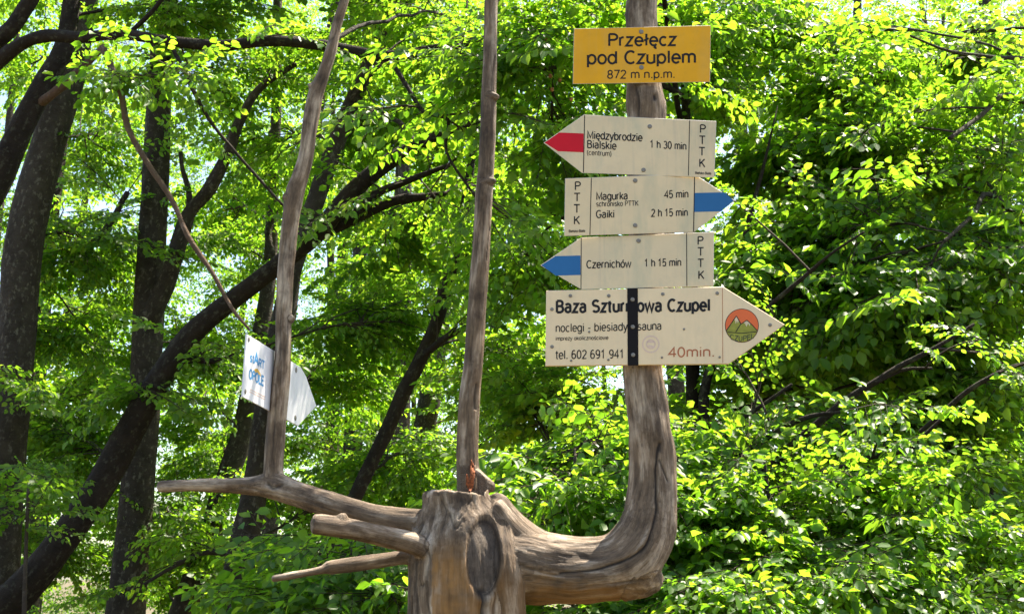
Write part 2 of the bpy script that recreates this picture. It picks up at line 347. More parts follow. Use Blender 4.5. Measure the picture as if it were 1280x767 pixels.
DENS = 1.5
def rnd(s=1.0): return RNG.normal(0, s, 3)
def bough(a, b, sag=0.12, n=9, wig=0.05):
    a, b = np.asarray(a, float), np.asarray(b, float); L = np.linalg.norm(b-a); t = np.linspace(0, 1, n)[:, None]
    p = a+(b-a)*t; p[:, 2] += (sag*L*np.sin(math.pi*t[:, 0]))
    w = np.cumsum(RNG.normal(0, wig*L/n, (n, 3)), 0); w -= t*w[-1]; return p+w*np.sin(math.pi*t)**.5
class Tree:
    def __init__(s, name, label, cat='tree', barkm=None, group=None):
        s.name, s.label, s.cat, s.bark, s.group = name, label, cat, barkm or M_BARK, group
        s.limbs, s.lrad = [], []; s.crown = Crown(); s.root = None
    def trunk(s, pts, Y, top=6.0, seg=14, seed=0.0, Y2=None):
        """pts: (px,py,width px) downwards->upwards, continued to the ground and up to the crown"""
        m = len(pts); Ys = np.linspace(Y, Y if Y2 is None else Y2, m)
        w = np.array([P(x, y, yy) for (x, y, _), yy in zip(pts, Ys)]); r = np.array([q[2]*0.5*pxm(yy) for q, yy in zip(pts, Ys)])
        d = w[0]-w[1]; d /= np.linalg.norm(d); low = [w[0]]; rl = [r[0]]
        for k in range(40):
            d = d*0.9+np.array([0, 0, -0.1]); d /= np.linalg.norm(d); q = low[-1]+d*0.25
            low.append(q); gh = ground_h(q[0], q[1]); hgt = q[2]-gh
            rl.append(r[0]*(1.05+0.03*k*.3+0.7*math.exp(-max(hgt, 0)/0.25)))
            if q[2] < gh-0.15: break
        base = low[-1]; low = low[:0:-1]; rl = rl[:0:-1]
        d = w[-1]-w[-2]; d /= np.linalg.norm(d); hi, rh = [], []
        q, rr = w[-1], r[-1]; nst = int(top/0.5)
        for k in range(nst):
            d = d*0.88+np.array([RNG.normal(0, .05), RNG.normal(0, .05), 0.14]); d /= np.linalg.norm(d); q = q+d*0.5
            hi.append(q); rh.append(rr*(1-0.85*(k+1)/nst))
        path = np.array(low+list(w)+hi); rad = np.array(rl+list(r)+rh)
        path2 = catmull(np.hstack([path, rad[:, None]]), 3)
        s.path, s.prad = path2[:, :3], np.abs(path2[:, 3]); s.seed = seed
        s.root = thing(s.name, s.label, s.cat, Vector(base), s.group)
        g = Geo(); g.tube(s.path, s.prad, seg, 0.16, True, seed); g.build('trunk', s.bark, s.root)
        return s
    def limb(s, pts, Y, Y2=None, mat=None, seg=8, join=True, sprays=0, sc=1.0, attach=True):
        m = len(pts); Ys = np.linspace(Y, Y if Y2 is None else Y2, m)
        w = [P(x, y, yy) for (x, y, _), yy in zip(pts, Ys)]; r = [q[2]*0.5*pxm(yy) for q, yy in zip(pts, Ys)]
        if join:
            i = np.argmin(np.linalg.norm(s.path-w[0], axis=1)+0.5*np.maximum(0, s.path[:, 2]-w[0][2]))
            j = s.path[i]
            if np.linalg.norm(j-w[0]) > 0.1:
                mid = (j+w[0])/2 - np.array([0, 0, 0.06*np.linalg.norm(j-w[0])]); w = [j, mid]+w; r = [r[0]*1.25, r[0]*1.1]+r
        c = catmull(np.hstack([np.array(w), np.array(r)[:, None]]), 4)
        g = Geo(); g.tube(c[:, :3], np.abs(c[:, 3]), seg, 0.18, True, len(s.limbs)*1.7+s.seed); g.build('limb', mat or s.bark, s.root)
        
        if attach: s.limbs.append(c[:, :3]); s.lrad.append(np.abs(c[:, 3]))
        for k in range(sprays):
            t = int(len(c)*RNG.uniform(0.3, 1.0)) % len(c); q = c[t, :3]; tg = c[min(t+1, len(c)-1), :3]-c[max(t-1, 0), :3]
            s.side_branch(q, tg, RNG.uniform(0.3, 0.9), sc)
        return s
    def side_branch(s, q, tg, ln, sc, down=-0.05):
        tg = tg/(np.linalg.norm(tg)+1e-9); d = tg*0.6+rnd(0.7)*[1, 1, .45]; d[2] += down; d /= np.linalg.norm(d)
        e = q+d*ln; b = bough(q, e, 0.05, 5); s.crown.geo.tube(b, np.linspace(0.008, 0.003, 5), 4, 0, False)
        k = max(2, int(ln/0.16))
        for i in range(k):
            t = (i+0.7)/k; p = b[min(4, int(t*4+.5))]; sd = 1 if i % 2 else -1
            a = sd*RNG.uniform(0.3, 1.0); c_, s_ = math.cos(a), math.sin(a); dd = np.array([d[0]*c_-d[1]*s_, d[0]*s_+d[1]*c_, d[2]*.6+RNG.normal(-.08, .15)])
            s.crown.spray(p, dd, np.array([RNG.normal(0, .42), RNG.normal(-.12, .42), 1.0]), sc*RNG.uniform(0.75, 1.2))
    def blob(s, px, py, Y, rx, ry, rz, n, sc=1.0, visible=True):
        """a leafy bough: centre at photo point (px,py) and distance Y, half sizes in photo pixels (rx,ry) and metres (rz)"""
        c = P(px, py, Y); R = np.array([rx*pxm(Y), rz, ry*pxm(Y)])
        cand = np.vstack([s.path]+s.limbs); crad = np.concatenate([s.prad]+s.lrad)
        hd = np.linalg.norm((cand-c)[:, :2], axis=1); score = np.linalg.norm(cand-c, axis=1)+0.5*np.abs(cand[:, 2]-(c[2]-0.35*hd))+(cand[:, 2] < 1)*2
        j = int(np.argmin(score)); L = np.linalg.norm(c-cand[j]); b = bough(cand[j], c, 0.06, 10, 0.1)
        r0 = min(crad[j]*0.6, 0.009+0.0055*L)
        if L > 0.3:
            g = Geo(); g.tube(b, np.linspace(r0, 0.008, 10), 6, 0.1, True, RNG.uniform(0, 9)); g.build('limb', s.bark, s.root)
        left = n*DENS
        while left > 0:
            t = RNG.uniform(0.5, 1.0); q = b[int(t*9)]; u = rnd(); u /= np.linalg.norm(u); e = c+u*R*RNG.random()**(1/2.4)
            L2 = np.linalg.norm(e-q); sb = bough(q, e, 0.08, 6, 0.15); s.crown.geo.tube(sb, np.linspace(min(0.012, 0.005+0.004*L2), 0.003, 6), 4, 0, False)
            d = e-q; d /= np.linalg.norm(d)+1e-9; k = int(RNG.integers(4, 9))
            for i in range(k):
                f = RNG.uniform(0.45, 1.02); p = sb[min(5, int(f*5))]+rnd(0.04); a = RNG.normal(0, 0.9); ca, sa = math.cos(a), math.sin(a)
                dd = np.array([d[0]*ca-d[1]*sa, d[0]*sa+d[1]*ca, 0.4*d[2]+RNG.normal(-.1, .2)])
                s.crown.spray(p, dd, np.array([RNG.normal(0, .45), RNG.normal(-.15, .45), 1.0]), sc*RNG.uniform(0.75, 1.2))
            left -= k
        return s
    def done(s, simple=False, mats=None):
        if s.crown.nsp: s.crown.build('crown', mats or [M_LEAF, M_TWIG], s.root, simple)
        return s
#@@TREES
# ------------------------------------------------------------------ living trees (px, py, width) in photo pixels at distance Y
def trees():
    A = Tree('beech_tree', 'stout grey beech trunk standing against the left edge, curving up to the right').trunk(
        [(-4, 767, 47.8), (6, 600, 44.2), (20, 450, 42.3), (28, 330, 47.8), (40, 260, 47.8), (60, 180, 43.2), (80, 110, 42.3), (95, 50, 38.6), (108, -20, 35.0)], 12, 7, 18, 1.0)
    A.blob(60, -160, 11.5, 190, 90, 1.6, 90, 1.2).blob(30, 420, 13.4, 70, 60, .7, 36).blob(110, 300, 13.2, 70, 90, .9, 60).blob(18, 470, 11.2, 30, 25, .3, 8)
    A.blob(200, -230, 12.5, 170, 80, 1.8, 90, 1.2).done()
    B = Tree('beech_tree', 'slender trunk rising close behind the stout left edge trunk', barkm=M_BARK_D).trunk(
        [(4, 767, 28), (15, 600, 28), (30, 470, 26), (48, 350, 25), (64, 250, 23), (78, 150, 21), (90, 40, 19), (96, -40, 17)], 14.5, 6, 12, 2.0)
    B.blob(95, 420, 16.5, 60, 60, .8, 30).blob(20, 90, 16, 50, 70, .8, 30).blob(100, 590, 16.5, 60, 50, .8, 30).blob(90, 500, 15, 100, 90, 1.2, 70).blob(80, 680, 15, 100, 70, 1.2, 60).blob(120, 180, 16, 80, 120, 1.2, 60).done()
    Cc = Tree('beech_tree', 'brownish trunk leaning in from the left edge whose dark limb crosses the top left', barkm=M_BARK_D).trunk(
        [(-60, 330, 38.6), (-22, 262, 35.0), (0, 220, 34.0), (30, 152, 32.2), (58, 102, 29.4), (80, 60, 25.8), (90, 0, 22.1), (95, -60, 18.4)], 9, 4, 14, 3.0)
    Cc.limb([(42, 132, 14), (60, 122, 13), (82, 104, 12), (102, 86, 11), (126, 62, 9)], 9, 8.75, M_BARK_R, join=False)
    Cc.limb([(-40, 110, 20), (0, 76, 19), (30, 53, 18), (60, 45, 17), (100, 47, 16), (150, 43, 15), (208, 51, 14), (277, 57, 15), (337, 51, 15), (406, 57, 15), (480, 70, 15), (540, 62, 13), (600, 50, 11), (662, 40, 8), (720, 18, 5)], 8.2, 7.4, join=False, sprays=6, sc=.9)
    Cc.limb([(-20, 62, 24), (10, 40, 22), (30, 14, 20), (50, -20, 18), (80, -80, 14)], 8.4, 8.2, join=False)
    Cc.limb([(128, 58, 9), (150, 112, 9), (160, 160, 8), (185, 205, 8), (215, 250, 7), (235, 295, 7), (265, 340, 6), (290, 385, 5), (312, 412, 3)], 7.9, 7.5, M_BARK_R, join=False)
    Cc.limb([(212, 52, 6), (235, 100, 6), (262, 150, 5), (290, 185, 4), (325, 225, 4), (355, 258, 3)], 7.8, 7.6, join=False)
    Cc.limb([(160, 43, 6), (190, 15, 6), (215, -20, 5)], 8.0, 7.8, join=False)
    Cc.limb([(485, 70, 7), (510, 110, 6), (530, 140, 6), (560, 150, 5), (558, 190, 4), (590, 240, 3)], 7.5, 7.1, join=False, sprays=7, sc=.9)
    Cc.blob(230, 15, 9.6, 110, 35, .6, 24, .9).blob(470, -50, 9.8, 120, 35, .6, 24, .9).blob(560, 20, 9.2, 90, 45, .6, 22, .9).blob(60, 0, 9.6, 60, 40, .5, 14, .9)
    Cc.blob(195, 95, 7.7, 30, 35, .3, 8, .9).blob(300, -130, 9.4, 260, 60, 1.2, 110, 1.1).done()
    D = Tree('beech_tree', 'tall straight dark trunk in the left third, forking at the right side').trunk(
        [(150, 900, 52), (157, 767, 47), (172, 600, 42), (181, 480, 38), (187, 350, 36), (192, 250, 34), (198, 150, 32), (202, 60, 30), (204, -40, 28)], 13, 7, 16, 4.0)
    D.limb([(190, 395, 26), (206, 358, 24), (218, 325, 22), (236, 268, 20), (262, 236, 18), (285, 190, 16), (300, 150, 14), (325, 110, 10), (370, 80, 7)], 12.9, 12.4, sprays=6)
    D.limb([(236, 262, 9), (236, 240, 8), (228, 210, 6), (226, 190, 5)], 12.8, 12.8, join=False)
    D.limb([(55, 350, 7), (95, 320, 8), (130, 290, 9), (160, 240, 7)], 13.2, 13, join=False, sprays=6)
    D.blob(250, 440, 14.4, 90, 60, 1, 55).blob(120, 430, 14.2, 60, 70, 1, 40).blob(290, 90, 13.4, 80, 80, 1, 45).blob(100, 560, 14.2, 70, 90, 1, 50).blob(270, -120, 13, 200, 80, 1.8, 90, 1.2)
    D.blob(240, 640, 14, 60, 100, 1, 50).done()
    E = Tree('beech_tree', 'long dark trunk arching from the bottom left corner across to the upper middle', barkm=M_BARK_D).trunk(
        [(-60, 835, 48.7), (-15, 778, 45.2), (20, 745, 41.8), (65, 695, 38.3), (126, 607, 34.8), (177, 511, 31.3), (202, 470, 30.4), (237, 420, 27.8), (267, 393, 26.1), (300, 368, 24.4), (350, 330, 24.4), (400, 288, 24.4), (440, 240, 22.6), (485, 203, 20.9), (540, 172, 17.4), (600, 150, 13.9), (660, 124, 10.4)], 10.5, 1.2, 16, 5.0, 9.5)
    E.limb([(400, 292, 18), (440, 275, 15), (490, 252, 13), (530, 246, 10), (556, 242, 7)], 9.9, 9.7, sprays=5)
    E.limb([(440, 272, 12), (470, 243, 11), (510, 226, 9), (562, 206, 6)], 9.8, 9.6, join=False, sprays=5)
    E.limb([(620, 150, 9), (650, 130, 8), (640, 170, 7)], 9.5, 9.4, join=False, sprays=3)
    E.limb([(215, 455, 9), (240, 450, 8), (268, 452, 6)], 10.2, 10.1, join=False, sprays=3)
    E.blob(440, 170, 12.4, 90, 60, .6, 44).blob(520, 300, 12.4, 80, 60, .6, 44).blob(560, 90, 12.2, 70, 50, .5, 34).blob(480, 410, 12.2, 90, 60, .7, 48).blob(175, 480, 9.9, 40, 22, .3, 8)
    E.blob(640, 240, 11, 50, 80, .5, 34).done()
    G = Tree('beech_tree', 'dark trunk passing behind the grey left pole and tilting up toward the top').trunk(
        [(278, 900, 43.2), (288, 767, 38.7), (303, 690, 36.0), (320, 607, 30.6), (331, 520, 26.1), (345, 430, 23.4), (365, 340, 22.5), (395, 250, 22.5), (420, 180, 21.6), (448, 110, 19.8), (478, 45, 18.0), (505, 0, 16.2), (540, -60, 12.6)], 11.5, 4, 14, 6.0)
    G.limb([(440, 125, 8), (465, 90, 9), (500, 60, 7), (530, 20, 5)], 11.4, 11, join=False, sprays=5)
    G.limb([(300, 700, 6), (260, 690, 6), (220, 706, 5), (180, 730, 4)], 11.4, 11, sprays=3)
    G.blob(420, 480, 13.2, 90, 60, .8, 56).blob(400, 640, 13, 90, 50, .8, 50).blob(450, 60, 13.4, 90, 60, .8, 48).blob(350, 180, 13.6, 60, 80, .8, 40).blob(500, -110, 11, 180, 70, 1.6, 80, 1.2).done()
    H = Tree('beech_tree', 'thin upright trunk between the tall straight trunk and the grey left pole').trunk(
        [(200, 850, 34), (228, 767, 32), (267, 652, 30), (289, 582, 28), (308, 521, 27), (325, 420, 22), (338, 330, 17), (341, 250, 15), (345, 150, 14), (346, 60, 13), (348, -30, 12)], 14.5, 5, 12, 7.0)
    H.limb([(345, 262, 10), (335, 290, 9), (342, 318, 8), (352, 328, 6)], 14.3, 14.2, join=False)
    H.limb([(250, 640, 6), (225, 660, 6), (180, 665, 5)], 14.4, 14.2, sprays=3)
    H.blob(265, 270, 16.5, 60, 60, .8, 34).blob(330, 240, 16.5, 50, 60, .8, 26).blob(245, 500, 16.5, 60, 60, .8, 30).blob(290, 310, 15.2, 70, 60, 1, 36).blob(280, 560, 15.5, 80, 70, 1.2, 50).blob(340, 720, 15, 100, 60, 1.2, 56).blob(180, 720, 15.4, 80, 50, 1, 40).done()
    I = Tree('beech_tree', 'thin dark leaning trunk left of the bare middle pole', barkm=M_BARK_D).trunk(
        [(345, 860, 22), (383, 745, 19), (415, 680, 18), (444, 620, 18), (480, 545, 18), (505, 490, 18), (530, 440, 18), (550, 390, 16), (565, 330, 14), (577, 280, 13), (590, 200, 10), (600, 130, 8)], 10.8, 2.5, 12, 8.0)
    I.limb([(537, 438, 9), (560, 420, 9), (592, 406, 8), (630, 386, 7), (690, 366, 5)], 10.7, 10.4, sprays=5)
    I.limb([(566, 345, 8), (580, 320, 7), (600, 295, 6)], 10.7, 10.6, join=False)
    I.blob(520, 560, 12.4, 80, 60, .8, 46).blob(640, 440, 11.8, 60, 70, .7, 44).blob(560, 210, 12.6, 60, 60, .7, 34).blob(490, 690, 12.2, 70, 40, .7, 30).done()
    J = Tree('beech_tree', 'straight distant trunk seen low between the leaning trunk and bare middle pole').trunk(
        [(518, 800, 31), (521, 640, 30), (527, 560, 28), (537, 500, 28), (547, 430, 24), (560, 340, 20), (570, 240, 17), (575, 120, 14), (580, 0, 12)], 18, 6, 10, 9.0)
    J.blob(470, 600, 18.5, 80, 90, 1.4, 56, 1.1).blob(600, 520, 18.5, 80, 90, 1.4, 60, 1.1).blob(520, 340, 19, 90, 90, 1.4, 60, 1.1).done()
    K = Tree('beech_tree', 'faint distant trunk low in the gap right of the arrow board').trunk(
        [(434, 800, 26), (438, 620, 24), (443, 520, 24), (447, 420, 22), (450, 300, 18), (455, 180, 14), (458, 40, 11)], 20, 6, 10, 10.0)
    K.blob(430, 420, 20.6, 90, 90, 1.4, 60, 1.1).blob(420, 230, 20.6, 90, 90, 1.4, 56, 1.1).blob(400, 560, 21, 90, 90, 1.4, 60, 1.1).done()

    # right of the signs
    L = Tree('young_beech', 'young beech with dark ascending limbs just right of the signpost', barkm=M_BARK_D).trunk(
        [(925, 900, 22), (912, 767, 20), (898, 660, 18), (884, 560, 16), (880, 500, 14), (890, 452, 12), (915, 390, 10), (930, 300, 8)], 8.1, 1.2, 10, 11.0)
    L.limb([(898, 640, 10.1), (945, 600, 10.1), (999, 549, 10.1), (1022, 529, 10.1), (1057, 501, 9.4), (1092, 478, 7.8), (1128, 456, 7.0), (1168, 435, 5.5), (1218, 405, 3.9)], 6.65, 6.20, join=False, sprays=1, sc=.6, attach=False)
    L.limb([(900, 585, 7.0), (948, 554, 7.0), (986, 531, 7.0), (1017, 519, 5.5), (1050, 515, 3.9)], 6.65, 6.30, join=False, sprays=1, sc=.6, attach=False)
    L.limb([(880, 552, 5.5), (895, 541, 5.5), (941, 514, 5.5), (990, 480, 3.9)], 6.85, 6.50, join=False, sprays=1, sc=.6, attach=False)
    L.limb([(915, 420, 5.5), (964, 380, 5.5), (1004, 347, 5.5), (1039, 317, 3.9), (1080, 290, 3.1)], 6.85, 6.30, join=False, sprays=1, sc=.6, attach=False)
    L.limb([(1040, 590, 6.2), (1077, 574, 6.2), (1133, 562, 6.2), (1155, 544, 4.7), (1180, 520, 3.1)], 6.25, 6.10, join=False, sprays=1, sc=.6, attach=False)
    L.limb([(1150, 540, 5.5), (1178, 516, 6.2), (1213, 486, 6.2), (1259, 461, 5.5), (1290, 452, 3.9)], 6.45, 6.20, join=False, sprays=1, sc=.6, attach=False)
    L.limb([(1095, 478, 4.7), (1130, 462, 4.7), (1165, 460, 3.1)], 6.35, 6.30, join=False, sprays=1, sc=.6, attach=False)
    for (x, y, Y, rx, ry, n) in [(940, 330, 9.6, 60, 45, 22), (960, 440, 9.0, 70, 45, 26), (900, 560, 8.6, 60, 40, 24), (1100, 420, 7.9, 90, 30, 30), (1190, 470, 8.0, 80, 35, 30), (1040, 480, 8.8, 80, 35, 26), (700, 330, 9.8, 60, 60, 24), (1140, 540, 8.4, 70, 30, 24)]:
        L.blob(x, y, Y, rx, ry, .3, n)
    L.done()
    N = Tree('young_beech', 'brightly sunlit beech whose yellow green crown fills the top right').trunk(
        [(1400, 900, 34), (1395, 767, 32), (1385, 500, 30), (1370, 300, 26), (1350, 100, 22), (1330, -60, 18)], 9, 4, 12, 12.0)
    N.limb([(1380, 400, 14), (1300, 300, 10), (1237, 243, 7), (1217, 268, 6), (1180, 302, 5)], 8.6, 7.2, sprays=4)
    N.limb([(1380, 250, 12), (1320, 170, 9), (1262, 119, 7), (1227, 144, 6), (1187, 173, 5)], 8.6, 7.4, sprays=4)
    N.limb([(1360, 140, 10), (1300, 80, 7), (1247, 72, 5), (1187, 64, 4), (1138, 45, 3)], 8.6, 7.8, sprays=4)
    for (x, y, Y, rx, ry, n) in [(1010, 40, 9.6, 85, 50, 44), (1085, 120, 9.0, 80, 50, 46), (1120, 215, 8.4, 75, 50, 46), (1060, 290, 7.9, 75, 45, 40), (990, 180, 8.7, 75, 50, 40), (1170, 50, 9.6, 70, 45, 30), (1180, 310, 8.2, 70, 36, 24), (990, 365, 7.8, 55, 36, 20), (1090, 340, 7.7, 65, 32, 22), (1150, 365, 7.3, 60, 28, 20), (1210, 330, 7.6, 50, 30, 16), (1210, 210, 8.5, 60, 40, 24)]:
        N.blob(x, y, Y, rx, ry, .35, n, 1.12)
    N.done()
    O = Tree('beech_tree', 'shaded beech behind the sunlit crown at the upper right corner').trunk(
        [(1245, 900, 28), (1250, 767, 27), (1252, 600, 26), (1255, 500, 26), (1252, 430, 24), (1248, 300, 22), (1240, 150, 18), (1235, 20, 14), (1232, -40, 12)], 15, 5, 12, 13.0)
    for (x, y, rx, ry, n) in [(1230, 60, 90, 60, 40), (1240, 190, 80, 60, 36), (1220, 350, 80, 50, 34), (1130, 130, 90, 90, 36), (1150, 420, 90, 60, 34), (1230, 560, 80, 60, 40), (1060, 60, 90, 60, 26)]:
        O.blob(x, y, 14.6, rx, ry, 1.1, n)
    O.done()
    Q = Tree('beech_tree', 'slim distant trunk glimpsed between leaves right of the emblem sign').trunk(
        [(1030, 850, 27), (1034, 700, 26), (1040, 500, 24), (1048, 400, 22), (1053, 340, 20), (1060, 240, 17), (1068, 120, 13), (1072, 0, 10)], 20, 5, 10, 14.0)
    Q.blob(960, 260, 20, 100, 90, 1.5, 60, 1.1).blob(1080, 520, 20, 110, 90, 1.5, 60, 1.1).blob(1150, 280, 20.5, 110, 90, 1.5, 60, 1.1).blob(930, 100, 20, 110, 90, 1.5, 60, 1.1).done()
    # low sunlit bushes
    def bush(label, trunkpts, Y, blobs, seed, sc=1.0, top=.4):
        b = Tree('beech_sapling', label, barkm=M_TWIG); b.trunk(trunkpts, Y, top, 8, seed)
        for (x, y, yy, rx, ry, n) in blobs: b.blob(x, y, yy, rx, ry, .32, n*.8, sc)
        b.done()
    bush('sunlit beech sapling filling the space right of the post below the signs', [(985, 960, 9), (980, 800, 8), (970, 700, 7), (960, 620, 5), (955, 570, 4)], 6.3,
         [(905, 590, 6.5, 60, 35, 34), (950, 640, 6.2, 70, 40, 44), (895, 690, 5.9, 55, 50, 38), (1010, 710, 5.8, 70, 40, 46), (950, 750, 5.5, 80, 28, 34), (1030, 610, 6.5, 60, 35, 32)], 15, .8)
    bush('bright beech sapling standing along the bottom right', [(1140, 960, 9), (1135, 800, 8), (1125, 720, 7), (1110, 650, 5), (1100, 600, 4)], 6.6,
         [(1090, 670, 6.3, 70, 40, 44), (1140, 740, 5.8, 70, 36, 42), (1120, 600, 6.8, 70, 40, 38), (1060, 550, 7.0, 70, 35, 30), (1190, 690, 6.4, 60, 40, 34)], 16, .8)
    bush('darker leafy sapling in the lower right corner', [(1262, 950, 9), (1258, 800, 8), (1250, 720, 7), (1240, 620, 5), (1236, 560, 4)], 7.8,
         [(1230, 600, 8.2, 70, 50, 40), (1250, 680, 7.6, 60, 50, 40), (1230, 755, 7.2, 80, 40, 36), (1180, 550, 8.5, 70, 40, 30)], 17, .9)
    bush('leafy sapling behind the thick curved limb, under the signs', [(742, 950, 8), (738, 800, 7), (730, 700, 6), (722, 620, 5), (718, 570, 4)], 6.2,
         [(690, 600, 6.3, 50, 35, 28), (740, 630, 6.1, 50, 35, 28), (720, 560, 6.6, 60, 35, 26), (760, 550, 6.6, 30, 40, 16), (670, 650, 6.2, 40, 25, 16), (720, 770, 6.0, 80, 20, 20)], 18, .85)
    bush('small green sapling below the two broken stubs', [(470, 950, 7), (466, 800, 6), (462, 745, 5), (458, 700, 4)], 6.2,
         [(440, 690, 6.2, 50, 25, 22), (480, 735, 6.1, 50, 25, 24), (410, 745, 6.3, 50, 25, 20)], 19, .9)
    bush('pale green sapling low at the left edge', [(30, 950, 7), (30, 800, 6), (32, 700, 5), (36, 600, 4)], 8,
         [(8, 590, 8, 18, 18, 6), (14, 650, 7.9, 18, 18, 6)], 20, .8)
    R = Tree('beech_tree', 'beech with nut bearing leafy twigs behind the yellow sign and red arrow', barkm=M_BARK_D).trunk(
        [(872, 900, 24), (868, 767, 22), (862, 650, 20), (866, 500, 18), (862, 300, 15), (858, 150, 12), (850, 20, 9), (846, -40, 7)], 9, 2.5, 10, 21.0)
    R.blob(770, -300, 5.8, 60, 30, .4, 16, .9)  # unseen bough added above the view so its leaves shade the arrow board
    R.limb([(862, 330, 9), (780, 300, 8), (700, 270, 6), (640, 250, 4)], 8.9, 8.6, sprays=6)
    R.limb([(852, 120, 8), (790, 90, 7), (720, 82, 6), (660, 90, 4)], 8.6, 7.2, sprays=8, sc=1.0)
    R.limb([(866, 620, 11), (800, 640, 12), (720, 634, 12), (640, 660, 12)], 9, 9, M_BARK)
    for (x, y, Y, rx, ry, n) in [(680, 60, 7.2, 50, 60, 30), (690, 150, 7.6, 45, 40, 22), (870, 60, 9.4, 50, 60, 26), (650, 330, 9.2, 45, 50, 24), (760, 20, 8.4, 70, 40, 30), (660, 500, 9.4, 60, 40, 24), (740, 500, 9.4, 60, 40, 26), (880, 480, 9, 40, 40, 20), (900, 20, 8.6, 60, 40, 26)]:
        R.blob(x, y, Y, rx, ry, .5, n)
    for (x, y) in [(682, 48), (690, 112), (714, 124), (688, 95), (738, 152), (708, 62), (700, 100)]:
        c = P(x, y, 6.9); a = np.linspace(0, math.pi, 7); path = c[None]+np.stack([np.zeros(7), np.zeros(7), 0.014*np.cos(a)], 1)
        g = Geo(); g.tube(path, 0.011*np.sin(a)+0.0008, 8, 0.3, True, x*.1); g.build('nut_husk', M_HUSK, R.root)
    R.done()

    # far wood
    W = Crown(); W2 = Geo()
    n = 0
    while n < 17000:
        Y = 24+24*RNG.random()**0.8; x = RNG.uniform(-0.62, 0.62)*Y; z = RNG.uniform(-4.0, 0.62*Y)
        d = mnoise.noise((x*0.35, Y*0.22, z*0.42))+0.5*mnoise.noise((x*0.9, Y*0.5, z*1.0))
        if d < -0.42+0.14*RNG.normal()+(.2 if x > 0 else 0): continue
        a = RNG.uniform(0, 6.283)
        W.spray(np.array([x, Y, z]), np.array([math.cos(a), math.sin(a), RNG.normal(-.1, .2)]), np.array([RNG.normal(0, .45), RNG.normal(-.15, .45), 1.0]), RNG.uniform(1.2, 1.8)); n += 1
    for k in range(34):
        Y = RNG.uniform(24, 46); x = RNG.uniform(-.6, .6)*Y; g0 = ground_h(x, Y); t = np.linspace(0, 1, 10)
        path = np.stack([x+RNG.normal(0, .05)*t*20+.2*np.sin(t*5+k), np.full(10, Y), g0-.2+t*20], 1)
        W.geo.tube(path, RNG.uniform(.12, .24)*(1-.7*t), 8, .1, True, k)
    o = W.build('distant_woodland', [M_LEAF, M_BARK], None, True)
    o['kind'] = 'stuff'; o['label'] = 'far green beech woodland closing the view behind all the trunks'; o['category'] = 'woodland'
trees()
